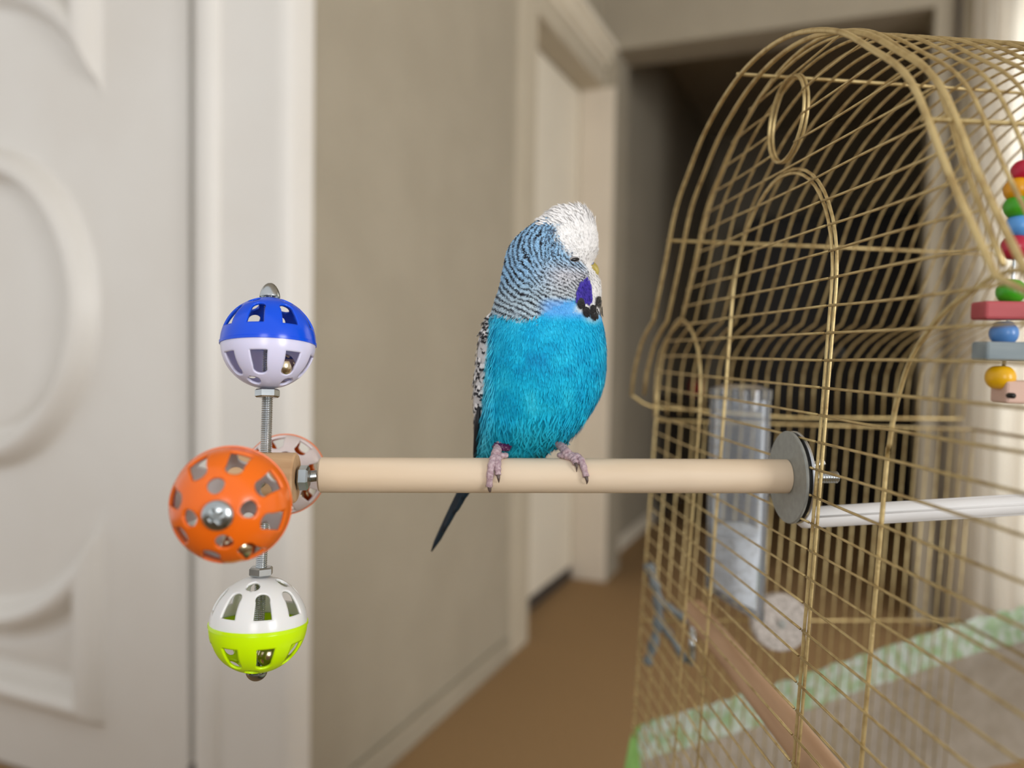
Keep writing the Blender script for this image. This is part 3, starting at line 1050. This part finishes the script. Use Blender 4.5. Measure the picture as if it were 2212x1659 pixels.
# seed guard: gathered elastic band with mesh fabric below
sg = empty('seed_guard', (0.25, 0.45, 0.60), 'taupe mesh seed guard with gathered green and white elastic round the cage', 'seed guard')
Ls = loc(sg)
RIMP = [(0.2, 0.125, 0.59), (0.115, 0.17, 0.594), (0.098, 0.23, 0.60), (0.0955, 0.40, 0.612), (0.0960, 0.53, 0.622), (0.0985, 0.575, 0.6245), (0.1035, 0.602, 0.6262), (0.114, 0.6135, 0.6285), (0.152, 0.6185, 0.638),
        (0.2204, 0.6275, 0.6555), (0.3161, 0.638, 0.6845), (0.4174, 0.650, 0.7110), (0.47, 0.63, 0.72), (0.48, 0.45, 0.70), (0.48, 0.25, 0.66), (0.44, 0.14, 0.62)]
rim = [Vector(p) for p in catmull(RIMP, 14, closed=True)]
nr = len(rim)
cen = Vector((0.27, 0.38, 0))
BW = 0.030


def ring_rows(rows, ruffle):
    V = []
    for q, (dz, outw) in enumerate(rows):
        for i, p in enumerate(rim):
            o_ = Vector((p.x - cen.x, p.y - cen.y, 0)).normalized()
            # gathers: narrow pleats along the band
            g = ruffle[q] * (math.sin(i * 2.1) + 0.5 * math.sin(i * 3.7 + 1.0))
            zz = p.z + dz + (0.0012 * math.sin(i * 1.9) if q == 0 and ruffle[q] else 0)
            V.append(Ls @ Vector((p.x + o_.x * (outw + g), p.y + o_.y * (outw + g), zz)))
    F = []
    for q in range(len(rows) - 1):
        for i in range(nr):
            j = (i + 1) % nr
            F.append((q * nr + i, q * nr + j, (q + 1) * nr + j, (q + 1) * nr + i))
    return V, F


V, F = ring_rows([(0.0, 0.001), (-0.004, 0.0035), (-0.011, 0.001), (-0.014, 0.003), (-0.022, 0.0025), (-BW, 0.0)], [0.0012, 0.0016, 0.0016, 0.0018, 0.0016, 0.001])
o = link_mesh('elastic_band', V, F, M_band, sg, True)
V, F = ring_rows([(-BW, 0.0), (-0.045, 0.006), (-0.08, 0.010), (-0.115, 0.004), (-0.13, -0.004)], [0.001, 0.0008, 0.0006, 0.0006, 0.0006])
link_mesh('mesh_fabric', V, F, M_net, sg, True)
# bright binding round the front corner of the band
bind = [Vector((p.x, p.y, p.z)) for p in rim[14 * 2: 14 * 7 - 4]]
V = []
for p in bind:
    o_ = Vector((p.x - cen.x, p.y - cen.y, 0)).normalized()
    for dz, ow in ((0.0015, 0.0015), (-0.006, 0.0085), (-0.028, 0.0130), (-0.06, 0.0145)):
        V.append(Ls @ Vector((p.x + o_.x * ow, p.y + o_.y * ow, p.z + dz)))
F = []
for i in range(len(bind) - 1):
    for q in range(3):
        F.append((i * 4 + q, (i + 1) * 4 + q, (i + 1) * 4 + q + 1, i * 4 + q + 1))
o = link_mesh('binding', V, F, M_green, sg, True)
md2 = o.modifiers.new('t', 'SOLIDIFY'); md2.thickness = 0.001

# ================================================================= THE BUDGERIGAR
# local frame: x right of the bird's chest line, y away, z up; one design unit = 0.203 mm, origin where it grips the perch
K = 0.000203
BO = Vector((0.0095, 0.3452, 0.8738))
BM = Matrix((right, fwd, up)).transposed().to_4x4(); BM.translation = BO
bird = empty('budgerigar', BO, 'sky blue budgerigar with white face and barred head asleep on the wooden perch', 'bird', mw=BM)


def bp(px, py, dy=0.0):
    return np.array([(px - 1150) * K, dy, (990 - py) * K])


def interp(tab, x):
    t = np.array(tab, float)
    return np.interp(x, t[:, 0], t[:, 1])


def smooth_interp(tab, x):
    t = np.array(tab, float)
    X, Y = t[:, 0], t[:, 1]
    m = np.gradient(Y, X)
    x = np.clip(np.asarray(x, float), X[0], X[-1])
    i = np.clip(np.searchsorted(X, x) - 1, 0, len(X) - 2)
    h = X[i + 1] - X[i]; s = (x - X[i]) / h
    return ((1 + 2 * s) * (1 - s) ** 2 * Y[i] + s * (1 - s) ** 2 * h * m[i] + s * s * (3 - 2 * s) * Y[i + 1] + s * s * (s - 1) * h * m[i + 1])


LEFT = [(441, 1222), (446, 1202), (455, 1188), (470, 1170), (485, 1148), (500, 1128), (520, 1108), (540, 1097), (560, 1091), (590, 1085), (620, 1078), (650, 1068), (680, 1059), (700, 1057), (750, 1054), (800, 1049), (850, 1045), (900, 1039), (940, 1034), (965, 1030), (985, 1028), (1000, 1030)]
RIGHT = [(441, 1248), (446, 1263), (455, 1274), (470, 1283), (485, 1288), (500, 1291), (520, 1293), (540, 1292), (555, 1288), (566, 1281), (575, 1277), (583, 1281), (593, 1289), (605, 1296), (620, 1299), (645, 1299), (660, 1298), (680, 1299), (700, 1303), (730, 1308), (760, 1310), (800, 1310), (830, 1306), (860, 1297), (885, 1285), (905, 1272), (925, 1258), (945, 1240), (965, 1213), (985, 1180), (1000, 1140)]
DEPTH = [(441, 4), (446, 25), (455, 42), (470, 58), (485, 68), (500, 76), (520, 83), (550, 90), (600, 96), (650, 104), (700, 114), (750, 122), (800, 124), (850, 120), (900, 106), (940, 86), (965, 66), (985, 48), (1000, 30)]
YC = [(441, 10), (500, 8), (560, 6), (620, 6), (680, 6), (750, 6), (800, 10), (850, 20), (900, 36), (940, 56), (965, 70), (985, 80), (1000, 86)]
NZ, NA = 150, 144
pys = np.concatenate([441 + 30 * (np.linspace(0, 1, 24) ** 1.6), np.linspace(471, 1000, NZ - 24 + 1)[1:]])
NZ = len(pys)
Lx, Rx = smooth_interp(LEFT, pys), smooth_interp(RIGHT, pys)
Dy, Yc = smooth_interp(DEPTH, pys), smooth_interp(YC, pys)
ang = np.arange(NA) / NA * 2 * PI
ex_ = 2 / 2.15


def sup(a):
    c, s = np.cos(a), np.sin(a)
    return np.sign(c) * np.abs(c) ** ex_, np.sign(s) * np.abs(s) ** ex_


cx_, sy_ = sup(ang)
PXg = (Lx + Rx)[:, None] / 2 + (Rx - Lx)[:, None] / 2 * cx_[None]
DYg = (Yc[:, None] + Dy[:, None] * sy_[None])
PYg = np.repeat(pys[:, None], NA, 1)


def to_local(px, py, d):
    return np.stack([(px - 1150) * K, d * K, (990 - py) * K], -1)


GRID = to_local(PXg, PYg, DYg)
# normals
du = np.roll(GRID, -1, 1) - np.roll(GRID, 1, 1)
dv = np.gradient(GRID, axis=0)
NRM = np.cross(du, dv); NRM /= np.linalg.norm(NRM, axis=-1, keepdims=True) + 1e-12
cenr = to_local((Lx + Rx) / 2, pys, Yc)
if ((GRID - cenr[:, None]) * NRM).sum() < 0: NRM = -NRM


def front_d(px, py):
    """depth of the near surface at a design position"""
    l, r_ = smooth_interp(LEFT, py), smooth_interp(RIGHT, py)
    c = np.clip((px - (l + r_) / 2) / ((r_ - l) / 2), -1, 1)
    s = (1 - np.abs(c) ** 2.15) ** (1 / 2.15)
    return smooth_interp(YC, py) - smooth_interp(DEPTH, py) * s


def vnoise(x, y, seed=0):
    """smooth value noise in the design plane"""
    r_ = np.random.default_rng(seed).random((64, 64))
    xi, yi = np.floor(x).astype(int), np.floor(y).astype(int)
    fx, fy = x - xi, y - yi
    fx, fy = fx * fx * (3 - 2 * fx), fy * fy * (3 - 2 * fy)
    g = lambda a, b_: r_[np.mod(a, 64), np.mod(b_, 64)]
    return (g(xi, yi) * (1 - fx) + g(xi + 1, yi) * fx) * (1 - fy) + (g(xi, yi + 1) * (1 - fx) + g(xi + 1, yi + 1) * fx) * fy


def sstep(a, b_, x):
    t = np.clip((x - a) / (b_ - a), 0, 1)
    return t * t * (3 - 2 * t)


CAPL = [(430, 1165), (455, 1170), (470, 1178), (490, 1190), (510, 1198), (530, 1203), (550, 1210), (565, 1222), (575, 1240), (585, 1258), (600, 1266), (620, 1262), (640, 1262), (660, 1240), (690, 1240), (700, 1262)]
LOWB = [(1040, 676), (1060, 684), (1080, 692), (1110, 701), (1140, 704), (1165, 694), (1190, 676), (1215, 664), (1240, 655), (1300, 655)]


def plume(px, py, jit=0.0, jc=0.0):
    """albedo (sRGB 0-255) of the plumage at design coordinates"""
    n1 = vnoise(px / 26, py / 26, 1); n2 = vnoise(px / 9, py / 9, 2); n3 = vnoise(px / 55, py / 70, 3)
    # turquoise body
    base = np.array([2, 178, 220.])[None] + np.zeros((len(px), 3))
    base = base + (n3 - 0.5)[:, None] * np.array([56, 40, 26.]) + (n1 - 0.5)[:, None] * np.array([60, 36, 24.])
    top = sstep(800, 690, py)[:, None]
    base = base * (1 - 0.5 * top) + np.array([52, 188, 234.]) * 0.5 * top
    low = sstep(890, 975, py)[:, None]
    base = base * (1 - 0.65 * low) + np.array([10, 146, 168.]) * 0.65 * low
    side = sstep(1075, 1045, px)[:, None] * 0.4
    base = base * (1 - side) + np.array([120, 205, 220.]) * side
    # barred head
    xB, zB = 1290.0, 548.0
    ax_, ay_ = 0.80, 1.18
    s = np.sqrt(((px - xB) * ax_) ** 2 + ((py - zB) * ay_) ** 2) + (n1 - 0.5) * 9 + (n2 - 0.5) * 3 + jit * 1.3
    ph = np.log(3.2 + 0.040 * s) / 0.040
    fr = ph - np.floor(ph)
    dark = sstep(0.53, 0.60, fr) * sstep(1.0, 0.94, fr)
    dark = dark * (0.55 + 0.45 * sstep(0.2, 0.4, n2))
    cheek = sstep(1130, 1215, px) * sstep(560, 610, py)
    lightc = np.array([146, 190, 226.])[None] * (1 - cheek)[:, None] + np.array([214, 212, 218.])[None] * cheek[:, None]
    lowg = sstep(590, 670, py)[:, None] * 0.8
    lightc = lightc * (1 - lowg) + np.array([186, 200, 206.]) * lowg
    darkc = np.array([22, 22, 30.])
    head = lightc * (1 - dark)[:, None] + darkc * dark[:, None]
    # violet-blue wash under the cheek
    wash = sstep(1150, 1185, px) * sstep(648, 668, py) * sstep(706, 684, py)
    lb = np.interp(px, *np.array(LOWB, float).T) + (n2 - 0.5) * 10 + jit * 4
    ishead = sstep(4, -4, py - lb)
    c = base * (1 - ishead)[:, None] + head * ishead[:, None]
    wcol = np.array([104, 168, 240.])
    c = c * (1 - 0.8 * wash)[:, None] + wcol * 0.8 * wash[:, None]
    # white cap and mask
    cl = smooth_interp(CAPL, py) + (n1 - 0.5) * 16 + jit * 8
    cap = sstep(-9, 14, px - cl) * sstep(692, 676, py)
    wh = np.array([238, 236, 234.]) - (n2 - 0.5)[:, None] * 10
    c = c * (1 - cap)[:, None] + wh * cap[:, None]
    # dark flecks along the edge of the cap
    fl = sstep(0.66, 0.8, vnoise(px / 5.0, py / 9.0, 5)) * sstep(30, 0, np.abs(px - cl + 4)) * sstep(640, 560, py)
    c = c * (1 - 0.6 * fl)[:, None] + np.array([60, 70, 90.]) * 0.6 * fl[:, None]
    # bib fades into the chest
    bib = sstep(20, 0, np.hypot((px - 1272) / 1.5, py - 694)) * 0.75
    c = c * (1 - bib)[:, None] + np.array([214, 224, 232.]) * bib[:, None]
    return np.clip(c + jc * 10, 0, 255)


def set_vcol(o, rgb):
    at = o.data.color_attributes.new('plumage', 'FLOAT_COLOR', 'POINT')
    a = np.ones((len(rgb), 4), np.float32); a[:, :3] = srgb_arr(rgb)
    at.data.foreach_set('color', a.ravel())


# body: one continuous surface
Vb = GRID.reshape(-1, 3)
tri = []
for i in range(NZ - 1):
    for j in range(NA):
        j2 = (j + 1) % NA
        tri.append((i * NA + j, i * NA + j2, (i + 1) * NA + j2, (i + 1) * NA + j))
Vb = np.vstack([Vb, GRID[0].mean(0), GRID[-1].mean(0)])
tp, bt = NZ * NA, NZ * NA + 1
for j in range(NA):
    tri.append((j, tp, (j + 1) % NA)); tri.append(((NZ - 1) * NA + j, (NZ - 1) * NA + (j + 1) % NA, bt))
body_o = link_mesh('body', Vb - 0.0, tri, M_plume, bird, True)
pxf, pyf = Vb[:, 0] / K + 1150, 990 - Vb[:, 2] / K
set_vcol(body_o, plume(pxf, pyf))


def blades(name, P, N, Fl, Ln, Wd, lift, colfn, seg=5, parent=bird, material=M_plume, curl=0.0):
    """tiny overlapping feathers: root P, normal N, lie direction Fl"""
    n = len(P)
    T = Fl - (Fl * N).sum(1, keepdims=True) * N
    T /= np.linalg.norm(T, axis=1, keepdims=True) + 1e-9
    S = np.cross(N, T)
    V = np.zeros((n, 2 * seg + 1, 3)); TT = np.zeros(2 * seg + 1)
    for k_ in range(seg):
        t = k_ / seg
        wv = math.sin(PI * (0.22 + 0.62 * t)) if t < 0.98 else 0.3
        cpos = P + T * (Ln * t)[:, None] + N * (lift * Ln * (t ** 1.3) * (1 - curl * t * t))[:, None]
        for q, sg_ in ((0, -1), (1, 1)):
            V[:, 2 * k_ + q] = cpos + S * (sg_ * Wd * wv * 0.5)[:, None] - N * (0.10 * Wd * wv)[:, None]
            TT[2 * k_ + q] = t
    V[:, 2 * seg] = P + T * Ln[:, None] + N * (lift * Ln * (1 - curl))[:, None]; TT[2 * seg] = 1
    m = 2 * seg + 1
    base = (np.arange(n) * m)[:, None]
    fl = []
    for k_ in range(seg - 1):
        fl.append(np.stack([base[:, 0] + 2 * k_, base[:, 0] + 2 * k_ + 1, base[:, 0] + 2 * k_ + 3, base[:, 0] + 2 * k_ + 2], 1))
    quads = np.concatenate(fl)
    tris = np.stack([base[:, 0] + 2 * seg - 2, base[:, 0] + 2 * seg - 1, base[:, 0] + 2 * seg], 1)
    me = bpy.data.meshes.new(name)
    nv_ = n * m
    me.vertices.add(nv_); me.vertices.foreach_set('co', V.reshape(-1).astype(np.float32))
    loops = np.concatenate([quads.ravel(), tris.ravel()]).astype(np.int32)
    starts = np.concatenate([np.arange(len(quads)) * 4, len(quads) * 4 + np.arange(len(tris)) * 3]).astype(np.int32)
    me.loops.add(len(loops)); me.loops.foreach_set('vertex_index', loops)
    me.polygons.add(len(starts)); me.polygons.foreach_set('loop_start', starts)
    me.update(calc_edges=True); me.validate()
    me.polygons.foreach_set('use_smooth', [True] * len(me.polygons))
    me.materials.append(material)
    o = bpy.data.objects.new(name, me); COL.objects.link(o)
    o.parent = parent; o.matrix_parent_inverse = Matrix.Identity(4)
    if colfn is not None:
        tt = np.tile(TT, n); idx = np.repeat(np.arange(n), m)
        set_vcol(o, colfn(V.reshape(-1, 3), tt, idx))
    tag(o, kind='stuff')
    return o


def sample_body(n, lo, hi):
    """points on the body between design heights, area weighted"""
    wgt = np.linalg.norm(np.cross(du, dv), axis=-1)
    wgt = np.where((PYg > lo) & (PYg < hi), wgt, 0).ravel()
    idx = rng.choice(len(wgt), n, p=wgt / wgt.sum())
    i, j = idx // NA, idx % NA
    fi, fj = rng.random(n) - 0.5, rng.random(n) - 0.5
    i2 = np.clip(i + 1, 0, NZ - 1); j2 = (j + 1) % NA
    P = GRID[i, j] + (GRID[i2, j] - GRID[i, j]) * fi[:, None] + (GRID[i, j2] - GRID[i, j]) * fj[:, None]
    return P, NRM[i, j]


def flow(P):
    px, py = P[:, 0] / K + 1150, 990 - P[:, 2] / K
    rx, rz = px - 1288, -(py - 572)
    L = np.hypot(rx, rz) + 1e-6
    f = np.stack([rx / L, np.zeros_like(rx), rz / L], 1)
    f[:, 1] = 0.35
    dn = np.stack([np.full_like(rx, -0.05), np.zeros_like(rx), np.full_like(rx, -1.0)], 1)
    wd = sstep(600, 720, py)[:, None]
    return f * (1 - wd) + dn * wd


eye_px = (1236, 571)


def keep_eye(P, N):
    px, py = P[:, 0] / K + 1150, 990 - P[:, 2] / K
    k_ = ~((np.hypot((px - eye_px[0]) / 1.6, py - eye_px[1]) < 9) & (P[:, 1] < 0))
    return P[k_], N[k_]


def make_plumage(name, n, lo, hi, ln, wd, lift, jamp):
    P, N = keep_eye(*sample_body(n, lo, hi))
    n = len(P)
    Fl = flow(P) + rng.normal(0, 0.13, (n, 3))
    jit = rng.normal(0, jamp, n); jc = rng.normal(0, 0.8, n)
    Ln = ln * (0.7 + 0.6 * rng.random(n)); Wd = wd * (0.7 + 0.6 * rng.random(n))

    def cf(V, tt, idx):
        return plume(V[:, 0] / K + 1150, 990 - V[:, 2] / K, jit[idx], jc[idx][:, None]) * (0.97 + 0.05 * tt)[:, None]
    return blades(name, P - N * 0.0002, N, Fl, Ln, Wd, lift * (0.5 + rng.random(n)), cf)


make_plumage('head_feathers', 15000, 446, 712, 0.0026, 0.0008, 0.13, 0.8)
make_plumage('breast_feathers', 20000, 672, 992, 0.0050, 0.0008, 0.07, 1.2)
# crest: longer white feathers swept back over the crown
Pn, Nn = sample_body(700, 441, 500)
k_ = (Pn[:, 0] / K + 1150 > 1172)
Pn, Nn = Pn[k_], Nn[k_]
nn = len(Pn)
blades('crest_feathers', Pn, Nn, np.stack([-np.ones(nn), 0.2 + 0 * Pn[:, 0], 0.45 + 0 * Pn[:, 0]], 1) + rng.normal(0, 0.2, (nn, 3)), 0.0048 * (0.6 + 0.6 * rng.random(nn)), np.full(nn, 0.0011), np.full(nn, 0.16),
       lambda V, tt, idx: np.array([238, 236, 235.])[None] - (tt > 0.9)[:, None] * 14 + np.zeros((len(V), 3)))
# soft flank feathers lying over the edge of the wing
Pn, Nn = sample_body(5200, 690, 985)
k_ = (Pn[:, 0] / K + 1150 < 1072) & (Pn[:, 1] < 0.012)
Pn, Nn = Pn[k_], Nn[k_]; nn = len(Pn)
blades('side_feathers', Pn, Nn, np.stack([rng.normal(-0.75, 0.25, nn), rng.normal(-0.15, 0.15, nn), -np.ones(nn)], 1), 0.0058 * (0.6 + 0.7 * rng.random(nn)), np.full(nn, 0.0006), 0.16 + 0.14 * rng.random(nn),
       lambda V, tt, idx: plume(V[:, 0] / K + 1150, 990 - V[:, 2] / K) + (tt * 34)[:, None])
# loose flank and vent feathers
Pn, Nn = sample_body(1500, 880, 985)
nn = len(Pn)
blades('flank_feathers', Pn, Nn, np.stack([rng.normal(-0.05, 0.25, nn), np.zeros(nn), -np.ones(nn)], 1), 0.0075 * (0.6 + 0.7 * rng.random(nn)), np.full(nn, 0.0008), 0.10 + 0.1 * rng.random(nn),
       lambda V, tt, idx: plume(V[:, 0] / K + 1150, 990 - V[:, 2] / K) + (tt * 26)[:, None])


def on_front(px, py, off=0.0):
    d = float(front_d(px, py))
    p = np.array([(px - 1150) * K, d * K, (990 - py) * K])
    e = 2.0
    dx = float(front_d(px + e, py) - front_d(px - e, py)) / (2 * e)
    dz = float(front_d(px, py - e) - front_d(px, py + e)) / (2 * e)
    nrm = np.array([dx, -1.0, dz]); nrm /= np.linalg.norm(nrm)
    return Vector(p + nrm * off), Vector(nrm)


# closed eye
c, nrm = on_front(eye_px[0], eye_px[1], -0.0003)
q = Vector((0, -1, 0)).rotation_difference(nrm).to_matrix()
lid = ellipsoid('eyelid', c, (0.0026, 0.0009, 0.0013), M_lid, bird, q)
ey = ellipsoid('eye_slit', c + nrm * 0.0007 + Vector((0, 0, -0.0001)), (0.0022, 0.0006, 0.00075), M_eye, bird, q @ Matrix.Rotation(rad(-8), 3, 'Y'))
# beak and cere, mostly buried in the face feathers
ck_ = catmull([bp(1266, 566, 0.006), bp(1280, 570, 0.006), bp(1289, 578, 0.006), bp(1290, 588, 0.006), bp(1285, 597, 0.006)], 5)
add_tube('beak', ck_, [0.0026 - 0.0021 * (i / (len(ck_) - 1)) ** 1.5 for i in range(len(ck_))], M_beak, bird, 14)
ellipsoid('cere', bp(1280, 563, 0.005), (0.0012, 0.0022, 0.0014), M_cere, bird)


# cheek patch and throat spots
def in_poly(x, y, poly):
    ins = False
    for i in range(len(poly)):
        x0, y0 = poly[i]; x1, y1 = poly[i - 1]
        if (y0 > y) != (y1 > y) and x < (x1 - x0) * (y - y0) / (y1 - y0) + x0: ins = not ins
    return ins


POLY = [(1263, 607), (1270, 625), (1272, 650), (1262, 655), (1250, 650), (1237, 650), (1241, 634), (1248, 618)]
Pp, Np = [], []
while len(Pp) < 260:
    x, y = random.uniform(1234, 1274), random.uniform(605, 656)
    if in_poly(x, y, POLY):
        c, nrm = on_front(x, y, 0.0005); Pp.append(c); Np.append(nrm)
Pp, Np = np.array(Pp), np.array(Np)
nn = len(Pp)
blades('cheek_patch', Pp, Np, np.stack([rng.normal(-0.25, 0.2, nn), np.zeros(nn), -np.ones(nn)], 1), 0.0026 * (0.7 + 0.6 * rng.random(nn)), np.full(nn, 0.0010), np.full(nn, 0.1), None, material=M_violet)
for x, y, w_, h_, rot in [(1247, 664, 8, 10, 20), (1257, 681, 8, 10, 10), (1275, 680, 11, 19, 4), (1287, 656, 8, 12, -12), (1296, 675, 5, 12, -10)]:
    c, nrm = on_front(min(x, 1290), y, 0.0008)
    Pp, Np = [], []
    for k in range(46):
        a, r_ = random.uniform(0, 2 * PI), math.sqrt(random.random())
        c, nrm = on_front(min(1297, x + w_ * 0.85 * r_ * math.cos(a)), y - 3 + h_ * 0.8 * r_ * math.sin(a), 0.0009)
        Pp.append(c); Np.append(nrm)
    Pp, Np = np.array(Pp), np.array(Np); nn = len(Pp)
    blades('throat_spot', Pp, Np, np.stack([rng.normal(0.05, 0.15, nn), np.zeros(nn), -np.ones(nn)], 1), np.full(nn, 0.0019), np.full(nn, 0.0012), np.full(nn, 0.06), None, material=M_black)

# wings: scalloped sheets folded along the back
WL = [(672, 1060), (685, 1050), (700, 1042), (720, 1034), (750, 1029), (790, 1024), (830, 1019), (860, 1018), (900, 1019), (940, 1021), (980, 1022), (1000, 1024)]
WW = [(672, 12), (700, 46), (750, 60), (850, 60), (900, 44), (950, 30), (1000, 10)]


def make_wing(side):
    nz_, na_ = 60, 40
    py = np.linspace(673, 999, nz_)
    l = smooth_interp(WL, py); wd = smooth_interp(WW, py)
    a = np.arange(na_) / na_ * 2 * PI
    ct, st = sup(a)
    dep = np.interp(py, [673, 720, 850, 940, 999], [20, 70, 82, 60, 30])
    yc = np.interp(py, [673, 750, 850, 999], [36, 56, 84, 122])
    PX = l[:, None] + wd[:, None] / 2 + wd[:, None] / 2 * ct[None]
    DD = yc[:, None] + dep[:, None] * st[None]
    if side < 0:
        PX = PX + 150; DD = DD + 62
    G = to_local(PX, np.repeat(py[:, None], na_, 1), DD)
    V = np.vstack([G.reshape(-1, 3), G[0].mean(0), G[-1].mean(0)])
    F = []
    for i in range(nz_ - 1):
        for j in range(na_):
            j2 = (j + 1) % na_
            F.append((i * na_ + j, i * na_ + j2, (i + 1) * na_ + j2, (i + 1) * na_ + j))
    t_, b_ = nz_ * na_, nz_ * na_ + 1
    for j in range(na_):
        F.append((j, t_, (j + 1) % na_)); F.append(((nz_ - 1) * na_ + j, (nz_ - 1) * na_ + (j + 1) % na_, b_))
    wo = link_mesh('wing', V, F, M_plume, bird, True)
    set_vcol(wo, np.tile(np.array([[206, 204, 204.]]), (len(V), 1)))
    # coverts in rows: white with a black crescent before the tip
    Pp, Np = [], []
    g1 = np.roll(G, -1, 1) - np.roll(G, 1, 1); g2 = np.gradient(G, axis=0)
    NN = np.cross(g1, g2); NN /= np.linalg.norm(NN, axis=-1, keepdims=True) + 1e-12
    ctr = G.mean(1, keepdims=True)
    if ((G - ctr) * NN).sum() < 0: NN = -NN
    idx = rng.choice(nz_ * na_, 900)
    i, j = idx // na_, idx % na_
    Pp = G[i, j] + rng.normal(0, 0.0004, (len(i), 3)); Np = NN[i, j]
    nn = len(Pp)

    def cf(V, tt, ix):
        blk = sstep(0.42, 0.5, tt) * sstep(0.86, 0.78, tt)
        z = 990 - V[:, 2] / K
        far = sstep(890, 930, z)
        blk = np.maximum(blk, far * 0.92)
        return np.array([232, 230, 230.]) * (1 - blk)[:, None] + np.array([18, 17, 22.]) * blk[:, None]
    blades('coverts', Pp, Np, np.stack([-0.15 + rng.normal(0, 0.1, nn), 0.25 + 0 * rng.random(nn), -np.ones(nn)], 1), 0.0040 * (0.8 + 0.4 * rng.random(nn)), np.full(nn, 0.0024), np.full(nn, 0.13), cf, parent=wo)
    pr = [to_local(np.array(x), np.array(y), np.array(d)) for x, y, d in ((1034, 880, 20), (1028, 930, 36), (1024, 985, 60), (1020, 1010, 80))]
    if side < 0: pr = [p + np.array([150 * K, 62 * K, 0]) for p in pr]
    add_tube('flight_feather', [Vector(p) for p in pr], [0.0010, 0.0014, 0.0012, 0.0004], M_black, wo, 8)


make_wing(1)
make_wing(-1)

# tail: long dark feathers behind the perch
for k, (tx, ty, td, wd) in enumerate([(903, 1252, 276, 9), (909, 1244, 274, 9), (934, 1198, 226, 9), (962, 1150, 188, 10), (985, 1112, 168, 10)]):
    st = np.array([(1052 + 4 * k - 1150) * K, (112 + 2 * k) * K, (990 - 950) * K]); en = np.array([(tx - 1150) * K, td * K, (990 - ty) * K])
    n_ = 12
    V, F = [], []
    dirv = Vector(en - st).normalized(); sd = dirv.cross(Vector((0, 1, 0))).normalized(); nm = sd.cross(dirv)
    for i in range(n_ + 1):
        t = i / n_
        p = Vector(st + (en - st) * t)
        wv = wd * K * (0.75 + 0.7 * t - 0.9 * t ** 3) * (1 if i < n_ else 0.35)
        for a_, h_ in ((-1, 0), (0, 0.00035), (1, 0), (0, -0.00035)):
            V.append(p + sd * wv * a_ + nm * (h_ + 0.0006 * k))
    for i in range(n_):
        for q in range(4):
            q2 = (q + 1) % 4
            F.append((i * 4 + q, i * 4 + q2, (i + 1) * 4 + q2, (i + 1) * 4 + q))
    F += [(3, 2, 1, 0), tuple(n_ * 4 + q for q in range(4))]
    link_mesh('tail_feather', V, F, M_tail, bird, True)

# feet: toes wrapped over the perch
BMi = BM.inverted()
e_dn = Vector((0, -1, 0)); e_up = Vector((0, 0, 1))
PAX0 = PL


def perch_pt(worldx, phi, h):
    t = (worldx - PL.x) / ax_p.x
    c = PL + ax_p * t
    return BMi @ (c + (e_up * math.cos(rad(phi)) + e_dn * math.sin(rad(phi))) * (R_P + h))


def wx(px): return BO.x + (px - 1150) * K


def toe(foot, pts, r0_, claw=True):
    """pts: (px, phi)"""
    L = [perch_pt(wx(px), ph, r0_ * 0.85) for px, ph in pts]
    pc = catmull(L, 6)
    n_ = len(pc)
    rr = [r0_ * (1.0 - 0.30 * i / (n_ - 1)) * (1 + 0.10 * math.sin(i * 1.5)) for i in range(n_)]
    t_ = add_tube('toe', pc, rr, M_skin, foot, 10)
    if claw:
        d1_ = (pc[-1] - pc[-3]).normalized()
        px, ph = pts[-1]
        q1 = perch_pt(wx(px + 1.5), ph + 9, r0_ * 1.35); q2 = perch_pt(wx(px + 2), ph + 22, r0_ * 0.45)
        cc = catmull([pc[-1] - d1_ * r0_ * 0.4, q1, q2], 4)
        add_tube('claw', cc, [r0_ * 0.55 * (1 - 0.85 * i / (len(cc) - 1)) for i in range(len(cc))], M_claw, t_, 8)


def make_foot(ankle, knee, toes, hind):
    cc = catmull([Vector(knee), Vector(ankle) * 0.5 + Vector(knee) * 0.5 + Vector((0.0004, 0, 0.0003)), Vector(ankle)], 5)
    f = add_tube('foot', cc, [0.0017 + 0.0005 * (i / (len(cc) - 1)) ** 2 for i in range(len(cc))], M_skin, bird, 12)
    for pts, r_, cl in toes: toe(f, pts, r_, cl)
    return f


a1 = perch_pt(wx(1071), 18, 0.0024)
f1 = make_foot(a1, bp(1080, 944, 0.006), [([(1072, 10), (1066, 35), (1061, 70), (1059, 112)], 0.00195, True), ([(1073, 10), (1075, 35), (1076, 60), (1077, 80)], 0.0019, True), ([(1073, 12), (1085, 8), (1096, 2)], 0.0016, False)], None)
a2 = perch_pt(wx(1226), 10, 0.0022)
f2 = make_foot(a2, bp(1192, 950, 0.008), [([(1222, 8), (1234, 22), (1240, 38), (1241, 48)], 0.0018, True), ([(1226, 8), (1248, 24), (1256, 50), (1263, 84)], 0.0019, True), ([(1222, 6), (1214, 2), (1206, -8)], 0.0016, False)], None)
# beaded purple ring on the near leg
M_ring = mat('purple_leg_ring', lin(74, 18, 66), 0.35, col2=lin(190, 150, 190), scale=1400, lo=0.62, hi=0.68)
rc = Vector(bp(1084, 966, -0.0005))
ringo = link_mesh('leg_ring', *tube([rc + Vector((0.0024 * math.cos(a), 0.0024 * math.sin(a), -0.0004 * math.cos(a))) for a in [2 * PI * k / 24 for k in range(24)]], 0.0017, 10, closed=True), M_ring, bird, True)
for k in range(10):
    a = 2 * PI * k / 10
    ellipsoid('ring_bead', rc + Vector((0.0039 * math.cos(a), 0.0039 * math.sin(a), -0.0006 * math.cos(a) + 0.0006 * (-1) ** k)), (0.0005,) * 3, M_ring, ringo, nu=10, nv=8)
